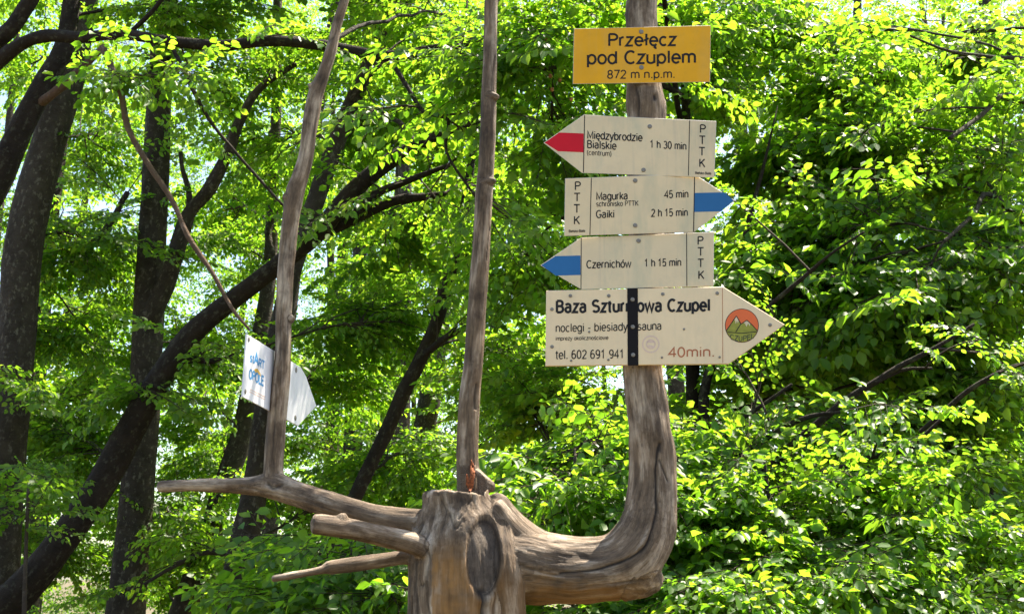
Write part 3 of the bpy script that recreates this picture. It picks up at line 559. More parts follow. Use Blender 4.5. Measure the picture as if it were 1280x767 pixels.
#@@DEAD
# ------------------------------------------------------------------ the dead tree that carries the signs
def dead_tree():
    root_xy = P(581, 767, 4.0)
    gz = ground_h(root_xy[0], root_xy[1])
    root = thing('dead_tree', 'barkless grey dead tree with a curved limb and bare poles, carrying all the signs', 'dead tree', Vector((root_xy[0], 4.0, gz)))
    S = 4.0
    def sk(pts): return np.array([[*P(x, y, Y), w*0.5*pxm(Y)] for (x, y, w, Y) in pts])
    trunk = np.vstack([np.array([[root_xy[0]-.03, 4.02, gz-.12, .30], [root_xy[0]-.02, 4.01, gz+.12, .235], [root_xy[0]-.01, 4.0, gz+.5, .195], [root_xy[0], 4.0, gz+1.0, .18]]),
        sk([(580, 767, 134, S), (578, 720, 128, S), (576, 680, 118, S), (573, 648, 94, S), (571, 630, 80, S), (570, 614, 77, S)])])
    right = sk([(598, 702, 94.1, S), (650, 704, 88.3, S), (700, 711, 80.6, S), (745, 711, 76.8, S), (780, 702, 78.7, S), (805, 672, 74.9, S), (815, 628, 61.4, S), (816, 580, 56.6, S), (810, 520, 52.8, S), (804, 460, 50.9, S),
                (806, 400, 49.0, S), (808, 300, 47.0, S), (808, 200, 48.0, S), (808, 140, 49.0, S), (804, 90, 44.2, S), (803, 40, 42.2, S), (803, -30, 39.4, S), (806, -110, 34.6, S), (812, -200, 26.9, S)])
    left = sk([(560, 658, 44, 4.0), (520, 652, 32, 4.03), (470, 645, 29, 4.08), (420, 632, 30, 4.15), (370, 616, 31, 4.25), (338, 606, 30, 4.3), (308, 607, 21, 4.33), (250, 606, 16, 4.36), (199, 608, 15, 4.4)])
    lpole = sk([(x, y, w-1.5, 4.3) for x, y, w in [(342, 608, 30), (342, 575, 26), (346, 530, 25), (351, 475, 24), (354, 430, 22), (355, 381, 22), (360, 300, 23), (368, 245, 25), (376, 220, 23), (383, 190, 22), (392, 128, 23), (404, 94, 19), (414, 62, 17), (421, 31, 15), (431, 0, 13), (444, -45, 10), (466, -130, 5)]])
    mpole = sk([(587, 650, 37.5, 4.07), (587, 612, 32.5, 4.07), (584, 570, 27.5, 4.07), (587, 500, 26.5, 4.07), (592, 450, 25.5, 4.07), (596, 390, 24.5, 4.07), (600, 330, 23.5, 4.07), (604, 270, 22.5, 4.07), (608, 200, 21.5, 4.07), (611, 120, 20.5, 4.07), (613, 50, 18.5, 4.07), (614, 0, 17.5, 4.07), (616, -60, 13.5, 4.07), (622, -170, 4.5, 4.07)])
    stub1 = sk([(560, 705, 44, 4.0), (528, 683, 28, 3.9), (480, 670, 25, 3.85), (440, 661, 25, 3.8), (405, 656, 26, 3.76), (391, 655, 25, 3.75)])
    stub2 = sk([(545, 690, 30, 4.02), (505, 696, 18, 3.97), (450, 704, 18, 3.92), (412, 709, 17, 3.89), (402, 712, 11, 3.88), (340, 723, 9, 3.83)])
    extra = {1: [sk([(790, 715, 70, S), (812, 722, 46, S), (827, 727, 20, S)]), sk([(806, 134, 36, S), (826, 130, 17, S), (831, 130, 10, S)]), sk([(610, 640, 60, S), (640, 672, 60, S), (680, 700, 60, S)])],
             4: [sk([(592, 600, 30, 4.05), (606, 606, 21, 4.03), (618, 609, 10, 4.02)]), sk([(612, 120, 16, 4.06), (624, 121, 7, 4.05)]), sk([(606, 228, 16, 4.06), (620, 226, 7, 4.05)])],
             3: [sk([(366, 244, 18, 4.3), (354, 247, 8, 4.28)]), sk([(356, 399, 16, 4.3), (368, 398, 8, 4.29)]), sk([(396, 112, 16, 4.3), (386, 106, 8, 4.29)])],
             5: [sk([(428, 660, 18, 3.79), (428, 648, 15, 3.78), (427, 642, 11, 3.78)])],
             0: [sk([(620, 620, 20, 4.0), (628, 700, 44, 3.92), (636, 767, 40, 3.92), (640, 860, 40, 3.95)]), sk([(525, 660, 20, 3.99), (529, 720, 32, 3.97), (526, 800, 34, 3.97)])]}
    skel = [trunk, right, left, lpole, mpole, stub1, stub2]
    G = Geo(); segs = []
    for i, s_ in enumerate(skel):
        for q in [s_]+extra.get(i, []):
            c = catmull(q, 5); G.tube(c[:, :3], np.abs(c[:, 3]), 20, 0.10 if i else 0.08, True, i*2.3)
            # near cap too
            G.v.append(c[:1, :3]); G.g.append(np.zeros((1, 3))); b0 = G.n-1-len(c)*20; t = G.n; G.n += 1
            k = np.arange(20); G.f.append(np.stack([b0+(k+1) % 20, b0+k, np.full(20, t)], -1))
            segs.append((i, c))
    tmp = mesh_obj('tmp', np.vstack(G.v), G.f, M_WOOD)
    md = tmp.modifiers.new('r', 'REMESH'); md.mode = 'VOXEL'; md.voxel_size = 0.0043; md.use_smooth_shade = True
    ev = tmp.evaluated_get(bpy.context.evaluated_depsgraph_get()); me = bpy.data.meshes.new_from_object(ev)
    nv = len(me.vertices); V = np.empty(nv*3, np.float32); me.vertices.foreach_get('co', V); V = V.reshape(-1, 3).astype(float)
    nf = len(me.polygons); Q = np.empty(len(me.loops), np.int32); me.loops.foreach_get('vertex_index', Q); Q = Q.reshape(-1, 4)
    ne = len(me.edges); E = np.empty(ne*2, np.int32); me.edges.foreach_get('vertices', E); E = E.reshape(-1, 2)
    bpy.data.objects.remove(tmp)
    deg = np.bincount(E.ravel(), minlength=nv)[:, None]
    def smooth(V, it, lam=0.6):
        for _ in range(it):
            A = np.zeros_like(V)
            for k in range(3): A[:, k] = np.bincount(E[:, 0], V[E[:, 1], k], nv)+np.bincount(E[:, 1], V[E[:, 0], k], nv)
            V = V+lam*(A/deg-V)
        return V
    V = smooth(V, 6)
    # nearest skeleton: part id, along, frame
    best = np.full(nv, 1e9); pid = np.zeros(nv, int); along = np.zeros(nv); rel = np.zeros((nv, 3)); tan = np.zeros((nv, 3))
    for si, (i, c) in enumerate(segs):
        L = np.concatenate([[0], np.cumsum(np.linalg.norm(np.diff(c[:, :3], axis=0), axis=1))])
        for k in range(len(c)-1):
            a, b = c[k, :3], c[k+1, :3]; ab = b-a; l2 = ab@ab+1e-12
            t = np.clip(((V-a)@ab)/l2, 0, 1); q = a+t[:, None]*ab; dv = V-q
            dist = np.linalg.norm(dv, axis=1)-(c[k, 3]+(c[k+1, 3]-c[k, 3])*t)
            m = dist < best
            best[m] = dist[m]; pid[m] = i; along[m] = L[k]+t[m]*math.sqrt(l2)+si*5.0; rel[m] = dv[m]; tan[m] = ab/math.sqrt(l2)
    def normals(V):
        n = np.cross(V[Q[:, 2]]-V[Q[:, 0]], V[Q[:, 3]]-V[Q[:, 1]]); N = np.zeros_like(V)
        for k in range(3): N[:, k] = np.bincount(Q.ravel(), np.repeat(n[:, k], 4), nv)
        return N/(np.linalg.norm(N, axis=1)[:, None]+1e-12)
    zc = P(571, 617, 4.0)[2]+np.array([0.006*mnoise.noise((x*30, y*30, 2.2))+0.003*mnoise.noise((x*90, y*90, 5)) for x, y in V[:, :2]])-(V[:, 0]+.18)*0.10
    mt = (pid == 0) & (V[:, 1] < 4.09); V[mt, 2] = np.minimum(V[mt, 2], zc[mt])
    N = normals(V)
    grain = np.stack([rel[:, 0]+rel[:, 1]*.3, rel[:, 2]-rel[:, 1]*.8, along], 1)
    # grain coordinates: offset across the branch + length along it
    u = np.cross(tan, [0.0, 1.0, 0.0]); u /= np.linalg.norm(u, axis=1)[:, None]+1e-9; w = np.cross(tan, u)
    grain = np.stack([(rel*u).sum(1), (rel*w).sum(1), along], 1)
    px, py = project(V)
    front = -N[:, 1]
    disp = np.array([0.0032*mnoise.noise((g[0]*42, g[1]*42, g[2]*3.0))+0.0016*mnoise.noise((g[0]*110, g[1]*110, g[2]*7.0)) for g in grain])
    thick = np.where(pid <= 1, 1.0, 0.6)
    disp *= thick
    disp += np.where(pid <= 1, 0.007, 0.002)*np.array([mnoise.noise((x*13, y*13, z*9)) for x, y, z in V])
    crack = np.zeros(nv); ochre = np.zeros(nv)
    def pathmask(pts, wpx, jit=3.0, lim=0.0):
        pts = catmull(np.array(pts, float), 6); d = np.full(nv, 1e9)
        jx = np.array([jit*mnoise.noise((x*.05, y*.05, 1.7)) for x, y in zip(px, py)]) if jit else 0
        for k in range(len(pts)-1):
            a, b = pts[k], pts[k+1]; ab = b-a; t = np.clip(((px+jx-a[0])*ab[0]+(py-a[1])*ab[1])/(ab@ab+1e-9), 0, 1)
            d = np.minimum(d, np.hypot(px+jx-a[0]-t*ab[0], py-a[1]-t*ab[1]))
        return np.clip(1.3-d/wpx, 0, 1)*(front > lim)
    for pts, wp, amt in [([(822, 558), (819, 590), (820, 625), (816, 660), (806, 684), (790, 695), (770, 704), (740, 712), (700, 716)], 2.2, 1.0), ([(824, 575), (832, 590), (836, 600)], 1.8, .9),
                         ([(824, 555), (823, 562)], 3.4, 1.0), ([(720, 735), (760, 730), (790, 726)], 1.6, .5), ([(650, 706), (690, 718), (730, 720)], 1.5, .5),
                         ([(536, 665), (533, 680), (537, 698), (534, 720), (537, 767)], 1.8, .6), ([(519, 700), (520, 767)], 2.5, .7), ([(560, 640), (568, 660), (575, 652)], 1.5, .6),
                         ([(552, 625), (556, 640), (550, 660)], 1.4, .6), ([(600, 740), (602, 767), (603, 800)], 6.5, 1.0), ([(618, 740), (616, 767), (618, 800)], 2.2, .8), ([(588, 624), (580, 640), (572, 648)], 1.5, .5),
                         ([(345, 480), (343, 540), (341, 580)], 1.5, .6), ([(356, 300), (352, 380), (349, 450)], 1.3, .5), ([(590, 420), (586, 500), (582, 560)], 1.3, .5), ([(596, 480), (594, 510)], 2.0, .8), ([(604, 250), (602, 330)], 1.2, .5),
                         ([(797, 110), (799, 130), (797, 145)], 1.4, .7), ([(818, 121), (819, 124)], 3, 1.0), ([(335, 604), (342, 610), (352, 606)], 2.0, .7), ([(300, 607), (370, 622), (420, 640)], 1.2, .4), ([(560, 700), (562, 767)], 1.3, .5), ([(576, 690), (574, 740)], 1.2, .4)]:
        mk = pathmask(pts, wp)*amt; crack = np.maximum(crack, mk)
    disp -= 0.006*crack
    rid = np.array([(abs(mnoise.noise((g[0]*30+5, g[1]*30, g[2]*1.6))), mnoise.noise((g[0]*9, g[1]*9, g[2]*2.2+7)), abs(mnoise.noise((g[0]*75+3, g[1]*75, g[2]*3.0)))) for g in grain])
    split = np.clip(1-rid[:, 0]/0.055, 0, 1)*np.clip((rid[:, 1]+0.05)/0.25, 0, 1)
    hair = np.clip(1-rid[:, 2]/0.07, 0, 1)*np.clip((-rid[:, 1]+0.1)/0.3, 0, 1)
    crack = np.maximum(crack, np.maximum(np.where(pid == 1, .35, .7)*split, 0.4*hair)); disp -= (np.where(pid == 1, .0025, .005)*split+0.002*hair)*thick
    # scar: ellipse with a raised rim
    ex, ey = (px-604)/21.0, (py-697)/47.0; rr = np.hypot(ex, ey); ok = (front > 0.15) & (pid <= 1)
    rim = np.exp(-((rr-1.15)/0.16)**2)*ok; inside = np.clip((1.05-rr)/0.25, 0, 1)*ok
    disp += 0.010*rim-0.005*inside
    crack = np.maximum(crack, 0.9*np.exp(-((rr-0.98)/0.06)**2)*ok)
    # ochre, unweathered wood low on the stump and under the curved limb
    och = ((pid == 0) & (front > -.2))*np.clip((py-668)/40, 0, 1)*(px < 602)*(px > 540)
    nz = np.array([mnoise.noise((x*.03, y*.06, 8.1))+.6*mnoise.noise((x*.09, y*.16, 3.3)) for x, y in zip(px, py)])
    lo = (pid <= 1)*np.clip((py-718)/26+.7*nz, 0, 1)*np.clip((px-640)/30, 0, 1)*np.clip((815-px)/45, 0, 1)
    st = (pid == 0)*(px >= 612)*np.clip((py-690)/40, 0, 1)*.3
    ochre = np.maximum(np.maximum(och*np.clip(.8+.6*nz, .25, .95), lo*.62), st)
    ochre *= 1-np.clip((1.15-rr)/0.2, 0, 1)*ok
    V = V+N*disp[:, None]
    V = smooth(V, 1, 0.3); N = normals(V)
    inner = (rr < 0.95) & ok
    names = ['trunk', 'limb', 'limb', 'branch', 'branch', 'broken_stub', 'broken_stub']
    fid = pid[Q[:, 0]]; fin = inner[Q].all(1)
    def part(name, sel, mat, label=None):
        ids = np.unique(Q[sel]); mp = np.full(nv, -1); mp[ids] = np.arange(len(ids))
        o = mesh_obj(name, V[ids], [mp[Q[sel]]], mat, root, True, None, {'grain': grain[ids], 'crack': crack[ids], 'ochre': ochre[ids]})
        o.data.normals_split_custom_set_from_vertices([tuple(x) for x in N[ids]])
        if label: o['label'] = label
        return o
    labs = [None, 'thick limb that bends up into the post holding the signs', 'slender horizontal limb reaching left', 'weathered pole rising from the left limb', 'straight bare pole behind the cut stump top', 'thick broken stub with a small nub', 'thin stepped broken stub']
    for i, nm in enumerate(names): part(nm, (fid == i) & ~fin, M_WOOD, labs[i])
    part('knot', fin, M_SCAR, 'dark oval branch scar on the stump')
    # red rotten wound at the foot of the middle pole, hugging the wood
    Geo_ = Geo()
    def surf(x, y, off):
        near = ((px-x)**2+(py-y)**2 < 9) & (front > 0.1) & (V[:, 1] < 4.09); return P(x, y, (V[near, 1].min() if near.any() else 4.0)-off)
    rs = np.random.default_rng(3)
    for (x0, y0, x1, y1, wd) in [(586, 612, 584, 592, 3.2), (590, 610, 590, 584, 3.0), (592, 598, 590, 577, 2.2), (583, 606, 586, 596, 2.4), (588, 596, 593, 588, 2.2), (587, 614, 592, 602, 2.6), (589, 590, 590, 574, 1.6)]:
        pts = [surf(x0+(x1-x0)*t+rs.normal(0, .5), y0+(y1-y0)*t, 0.0015+0.002*rs.random()) for t in np.linspace(0, 1, 5)]
        Geo_.tube(pts, np.array([.5, .9, 1, .8, .3])*wd*.95*pxm(4), 6, .5, True, x0)
    Geo_.build('wound', M_RED_WOUND, root)
    G3 = Geo()
    for (x0, y0, x1, y1, wd) in [(589, 600, 591, 588, 1.5), (592, 592, 594, 580, 1.3), (585, 604, 587, 597, 1.2), (594, 612, 595, 596, 2.0), (582, 612, 582, 594, 1.6)]:
        pts = [surf(x0+(x1-x0)*t, y0+(y1-y0)*t, 0.004) for t in np.linspace(0, 1, 5)]
        G3.tube(pts, np.array([.6, 1, 1, .8, .2])*wd*.6*pxm(4), 6, .5, True, x0)
    G3.build('splinter', M_WOOD, root)['label'] = 'pale splinters across the red rotten wound'
dead_tree()
#@@SIGNS
# ------------------------------------------------------------------ stroke lettering
def arc(cx, cy_, rx, ry, a0, a1, n=10): return [(cx+rx*math.cos(math.radians(a)), cy_+ry*math.sin(math.radians(a))) for a in np.linspace(a0, a1, n)]
X = 0.72                                                      # x-height (capital = 1)
def ring(cx, cy_, rx, ry): return arc(cx, cy_, rx, ry, 90, 450, 18)
xo, xr = 0.27, 0.36
GL = {
 'P': (.62, [[(.08, 0), (.08, 1)], [(.08, 1), (.34, 1)]+arc(.34, .75, .24, .25, 90, -90, 9)+[(.08, .5)]]),
 'R': (.66, [[(.08, 0), (.08, 1)], [(.08, 1), (.34, 1)]+arc(.34, .75, .24, .25, 90, -90, 9)+[(.08, .5)], [(.34, .5), (.6, 0)]]),
 'B': (.66, [[(.08, 0), (.08, 1)], [(.08, 1), (.34, 1)]+arc(.34, .77, .21, .23, 90, -90, 9)+[(.08, .54)], [(.34, .54)]+arc(.34, .27, .25, .27, 90, -90, 9)+[(.08, 0)]]),
 'C': (.70, [arc(.38, .5, .32, .5, 48, 312, 20)]), 'G': (.76, [arc(.39, .5, .33, .5, 48, 318, 20)+[(.70, .42), (.42, .42)]]),
 'O': (.76, [ring(.38, .5, .32, .5)]), 'M': (.82, [[(.08, 0), (.08, 1), (.41, .15), (.74, 1), (.74, 0)]]),
 'T': (.62, [[(.0, 1), (.6, 1)], [(.3, 1), (.3, 0)]]), 'K': (.66, [[(.08, 0), (.08, 1)], [(.6, 1), (.09, .4)], [(.26, .58), (.62, 0)]]),
 'S': (.64, [arc(.31, .75, .24, .25, 30, 225, 12)+[(.31, .52)]+arc(.31, .26, .26, .26, 60, -150, 14)]),
 'A': (.66, [[(.0, 0), (.31, 1), (.62, 0)], [(.12, .34), (.5, .34)]]), 'L': (.52, [[(.08, 1), (.08, 0), (.5, 0)]]), 'E': (.6, [[(.54, 1), (.08, 1), (.08, 0), (.56, 0)], [(.08, .53), (.5, .53)]]),
 'Z': (.6, [[(.04, 1), (.54, 1), (.04, 0), (.56, 0)]]), 'U': (.66, [[(.08, 1), (.08, .26)]+arc(.32, .26, .24, .26, 180, 360, 10)+[(.56, 1)]]),
 'a': (.56, [arc(.25, X-.2, .2, .2, 155, 0, 8)+[(.45, 0)], [(.45, .43), (.25, .42)]+arc(.24, .21, .19, .21, 95, 265, 9)+arc(.25, .2, .2, .2, 270, 340, 5)]),
 'b': (.58, [[(.07, 0), (.07, 1)], ring(.30, X/2, .23, X/2)]), 'c': (.52, [arc(.28, X/2, .23, X/2, 50, 310, 16)]),
 'd': (.58, [[(.5, 0), (.5, 1)], ring(.27, X/2, .23, X/2)]), 'e': (.56, [[(.05, .37), (.51, .37)]+arc(.28, X/2, .23, X/2, 3, 318, 18)]),
 'g': (.58, [[(.5, X), (.5, -.05)]+arc(.28, -.06, .22, .21, 0, -150, 9), ring(.27, X/2, .23, X/2)]),
 'h': (.56, [[(.07, 0), (.07, 1)], [(.07, .42)]+arc(.28, X-.22, .21, .22, 170, 0, 9)+[(.49, 0)]]), 'i': (.2, [[(.1, 0), (.1, X)], [(.1, .9), (.1, 1.0)]]),
 'k': (.5, [[(.07, 0), (.07, 1)], [(.45, X), (.08, .28)], [(.2, .4), (.48, 0)]]), 'l': (.2, [[(.1, 0), (.1, 1)]]), 'ł': (.24, [[(.12, 0), (.12, 1)], [(-.02, .42), (.26, .62)]]),
 'm': (.86, [[(.07, 0), (.07, X)], [(.07, .42)]+arc(.25, X-.2, .18, .2, 170, 0, 8)+[(.43, 0)], [(.43, .42)]+arc(.61, X-.2, .18, .2, 170, 0, 8)+[(.79, 0)]]),
 'n': (.56, [[(.07, 0), (.07, X)], [(.07, .42)]+arc(.28, X-.22, .21, .22, 170, 0, 9)+[(.49, 0)]]), 'o': (.56, [ring(.28, X/2, .23, X/2)]),
 'p': (.58, [[(.07, -.28), (.07, X)], ring(.30, X/2, .23, X/2)]), 'r': (.36, [[(.07, 0), (.07, X)], [(.07, .42)]+arc(.27, X-.24, .2, .24, 170, 80, 5)]),
 's': (.5, [arc(.24, X-.18, .17, .18, 30, 225, 10)+arc(.24, .18, .19, .18, 60, -150, 11)]), 't': (.32, [[(.14, .94), (.14, .15)]+arc(.24, .12, .1, .12, 180, 290, 5), [(.0, X), (.3, X)]]),
 'u': (.56, [[(.07, X), (.07, .22)]+arc(.28, .22, .21, .22, 180, 360, 9), [(.49, 0), (.49, X)]]), 'w': (.76, [[(.02, X), (.19, 0), (.37, X), (.55, 0), (.72, X)]]),
 'y': (.5, [[(.02, X), (.25, .02)], [(.47, X), (.22, -.14), (.14, -.27), (.03, -.27)]]), 'z': (.5, [[(.04, X), (.44, X), (.04, 0), (.46, 0)]]),
 '0': (.58, [ring(.28, .5, .23, .5)]), '1': (.58, [[(.1, .76), (.3, 1), (.3, 0)]]), '2': (.58, [arc(.28, .74, .22, .26, 165, -30, 11)+[(.06, 0), (.52, 0)]]),
 '3': (.58, [arc(.27, .76, .2, .24, 150, -80, 10), arc(.27, .27, .24, .27, 85, -150, 12)]), '4': (.58, [[(.4, 0), (.4, 1), (.03, .3), (.55, .3)]]),
 '5': (.58, [[(.48, 1), (.13, 1), (.08, .5)]+arc(.27, .31, .23, .31, 130, -150, 14)]), '6': (.58, [ring(.28, .3, .22, .3), arc(.3, .5, .24, .5, 60, 180, 10)+[(.06, .3)]]),
 '7': (.58, [[(.04, 1), (.52, 1), (.2, 0)]]), '8': (.58, [ring(.28, .76, .19, .24), ring(.28, .26, .23, .26)]), '9': (.58, [ring(.28, .7, .22, .3), arc(.26, .5, .24, .5, 0, -120, 10)]),
 '.': (.24, [[(.12, -.03), (.12, .11)]]), '-': (.4, [[(.06, .36), (.34, .36)]]), '(': (.3, [arc(.42, .4, .32, .68, 120, 240, 10)]), ')': (.3, [arc(-.12, .4, .32, .68, 60, -60, 10)]), ' ': (.3, []),
}
GL['ę'] = (.56, GL['e'][1]+[[(.40, .02), (.33, -.15), (.38, -.22), (.46, -.2)]])
GL['ó'] = (.56, GL['o'][1]+[[(.26, .84), (.38, 1.04)]])
GL['ś'] = (.5, GL['s'][1]+[[(.22, .84), (.34, 1.04)]])
GL['ą'] = (.56, GL['a'][1])
def thicken(pl, w, closed=False):
    p = np.array(pl, float); keep = [0]
    for i in range(1, len(p)):
        if np.linalg.norm(p[i]-p[keep[-1]]) > 1e-4: keep.append(i)
    p = p[keep]; closed = np.linalg.norm(p[0]-p[-1]) < 1e-3 and len(p) > 3
    d = np.diff(p, axis=0); d /= np.linalg.norm(d, axis=1)[:, None]; nrm = np.stack([-d[:, 1], d[:, 0]], 1); m = np.zeros_like(p)
    for i in range(len(p)):
        a = nrm[i-1] if i > 0 else (nrm[-1] if closed else nrm[0]); b = nrm[i] if i < len(nrm) else (nrm[0] if closed else nrm[-1])
        s = a+b; s /= np.linalg.norm(s)+1e-9; c = max(0.45, float(s@a)); m[i] = s/c
    return p+m*w/2, p-m*w/2

class Sign:
    def __init__(s, name, label, cat, anchor, Y, yaw=0.0, pitch=0.0):
        s.n = np.array([math.sin(yaw)*math.cos(pitch), -math.cos(yaw)*math.cos(pitch), math.sin(pitch)]); s.p0 = P(anchor[0], anchor[1], Y)
        s.root = thing(name, label, cat, Vector(s.p0)); s.z = 0.0006
    def pt(s, px, py, off=0.0): return onplane(px, py, s.p0, s.n)+s.n*off
    def slab(s, name, poly, front, thick, mat, edge=None, bev=0.0008):
        """polygon plate with small bevelled edge; front face at offset 'front' along the normal"""
        a = np.array([s.pt(x, y, front) for x, y in poly]); k = len(a); c = a.mean(0)
        inn = []
        for i in range(k):
            d1 = a[i-1]-a[i]; d2 = a[(i+1) % k]-a[i]; d1 = d1/np.linalg.norm(d1); d2 = d2/np.linalg.norm(d2)
            inn.append(a[i]+(d1+d2)*bev/max(.3, np.linalg.norm(np.cross(d1, d2))))
        inn = np.array(inn); b = a-s.n*bev; e = a-s.n*thick; V = np.vstack([inn, b, e])
        i = np.arange(k); j = (i+1) % k
        f = [np.arange(k)[None], np.concatenate([np.stack([i, k+i, k+j, j], 1)]), np.stack([k+i, 2*k+i, 2*k+j, k+j], 1), np.arange(2*k, 3*k)[None, ::-1]]
        # orient so that the front face looks along n
        nn = np.cross(inn[1]-inn[0], inn[2]-inn[1])
        if nn@s.n < 0: f = [q[:, ::-1] for q in f]
        return mesh_obj(name, V, f, [mat, edge or mat], s.root, False, [0, 0 if edge is None else 1, 0 if edge is None else 1, 0 if edge is None else 1])
    def flat(s, name, polys, off, mat, parent=None):
        V, f = [], []
        for q in polys:
            b = len(V); V += [s.pt(x, y, off) for x, y in q]; idx = np.arange(b, b+len(q)); nn = np.cross(V[b+1]-V[b], V[b+2]-V[b+1])
            f.append(idx[None] if nn@s.n > 0 else idx[None, ::-1])
        return mesh_obj(name, V, f, mat, parent or s.root, False)
    def text(s, txt, x0, x1, y0, cap, mat, y1=None, w=0.13, name='lettering', vertical=None, track=0.06, fn=None, off=0.0007, label=None):
        """line of text from photo point (x0,y0) to (x1,y1) on the baseline, capital height cap"""
        y1 = y0 if y1 is None else y1; pen = 0; strokes = []
        for ch in txt:
            a, st = GL[ch]
            for q in st: strokes.append(([(x+pen, y) for x, y in q]))
            pen += a+track
        pen -= track; V, f, k = [], [], 0
        ww = (x1-x0)/pen
        for si, q in enumerate(strokes):
            q = np.array(q)*[ww/cap, 1.0]                      # work in cap units so strokes keep one width
            A, B = thicken(q, w)
            for pt in np.vstack([A, B]):
                t = pt[0]*cap/(x1-x0); bx, by = x0+pt[0]*cap, y0+(y1-y0)*t-pt[1]*cap
                if fn: bx, by = fn(bx, by)
                V.append(s.pt(bx, by, off+si*0.00001))
            m = len(A); i = np.arange(m-1); f.append(np.stack([k+i, k+m+i, k+m+i+1, k+i+1], 1)); k += 2*m
        o = mesh_obj(name, V, f, mat, s.root, False)
        if label: o['label'] = label
        return o
    def bolt(s, x, y, r=3.0, mat=None, name='bolt', slot=True):
        c = s.pt(x, y); u = s.pt(x+1, y)-c; sc = np.linalg.norm(u); u /= sc; v = np.cross(s.n, u); R = r*sc; V, f = [], []
        rings = [(1.0, 0.0004), (1.0, 0.0012), (.8, .0024), (.4, .003)]
        for rr, h in rings:
            for k in range(12): a = k*math.pi/6; V.append(c+(u*math.cos(a)+v*math.sin(a))*R*rr+s.n*h)
        V.append(c+s.n*(.0018 if slot else .003))
        q = [(i*12+k, i*12+(k+1) % 12, i*12+12+(k+1) % 12, i*12+12+k) for i in range(3) for k in range(12)]; t = [(36+k, 36+(k+1) % 12, 48) for k in range(12)]
        return mesh_obj(name, V, [q, t], mat or M_BOLT, s.root, True)
def seg_line(a, b, w):
    a, b = np.array(a, float), np.array(b, float); d = b-a; d /= np.linalg.norm(d); n = np.array([-d[1], d[0]])*w/2; return [tuple(a+n), tuple(b+n), tuple(b-n), tuple(a-n)]

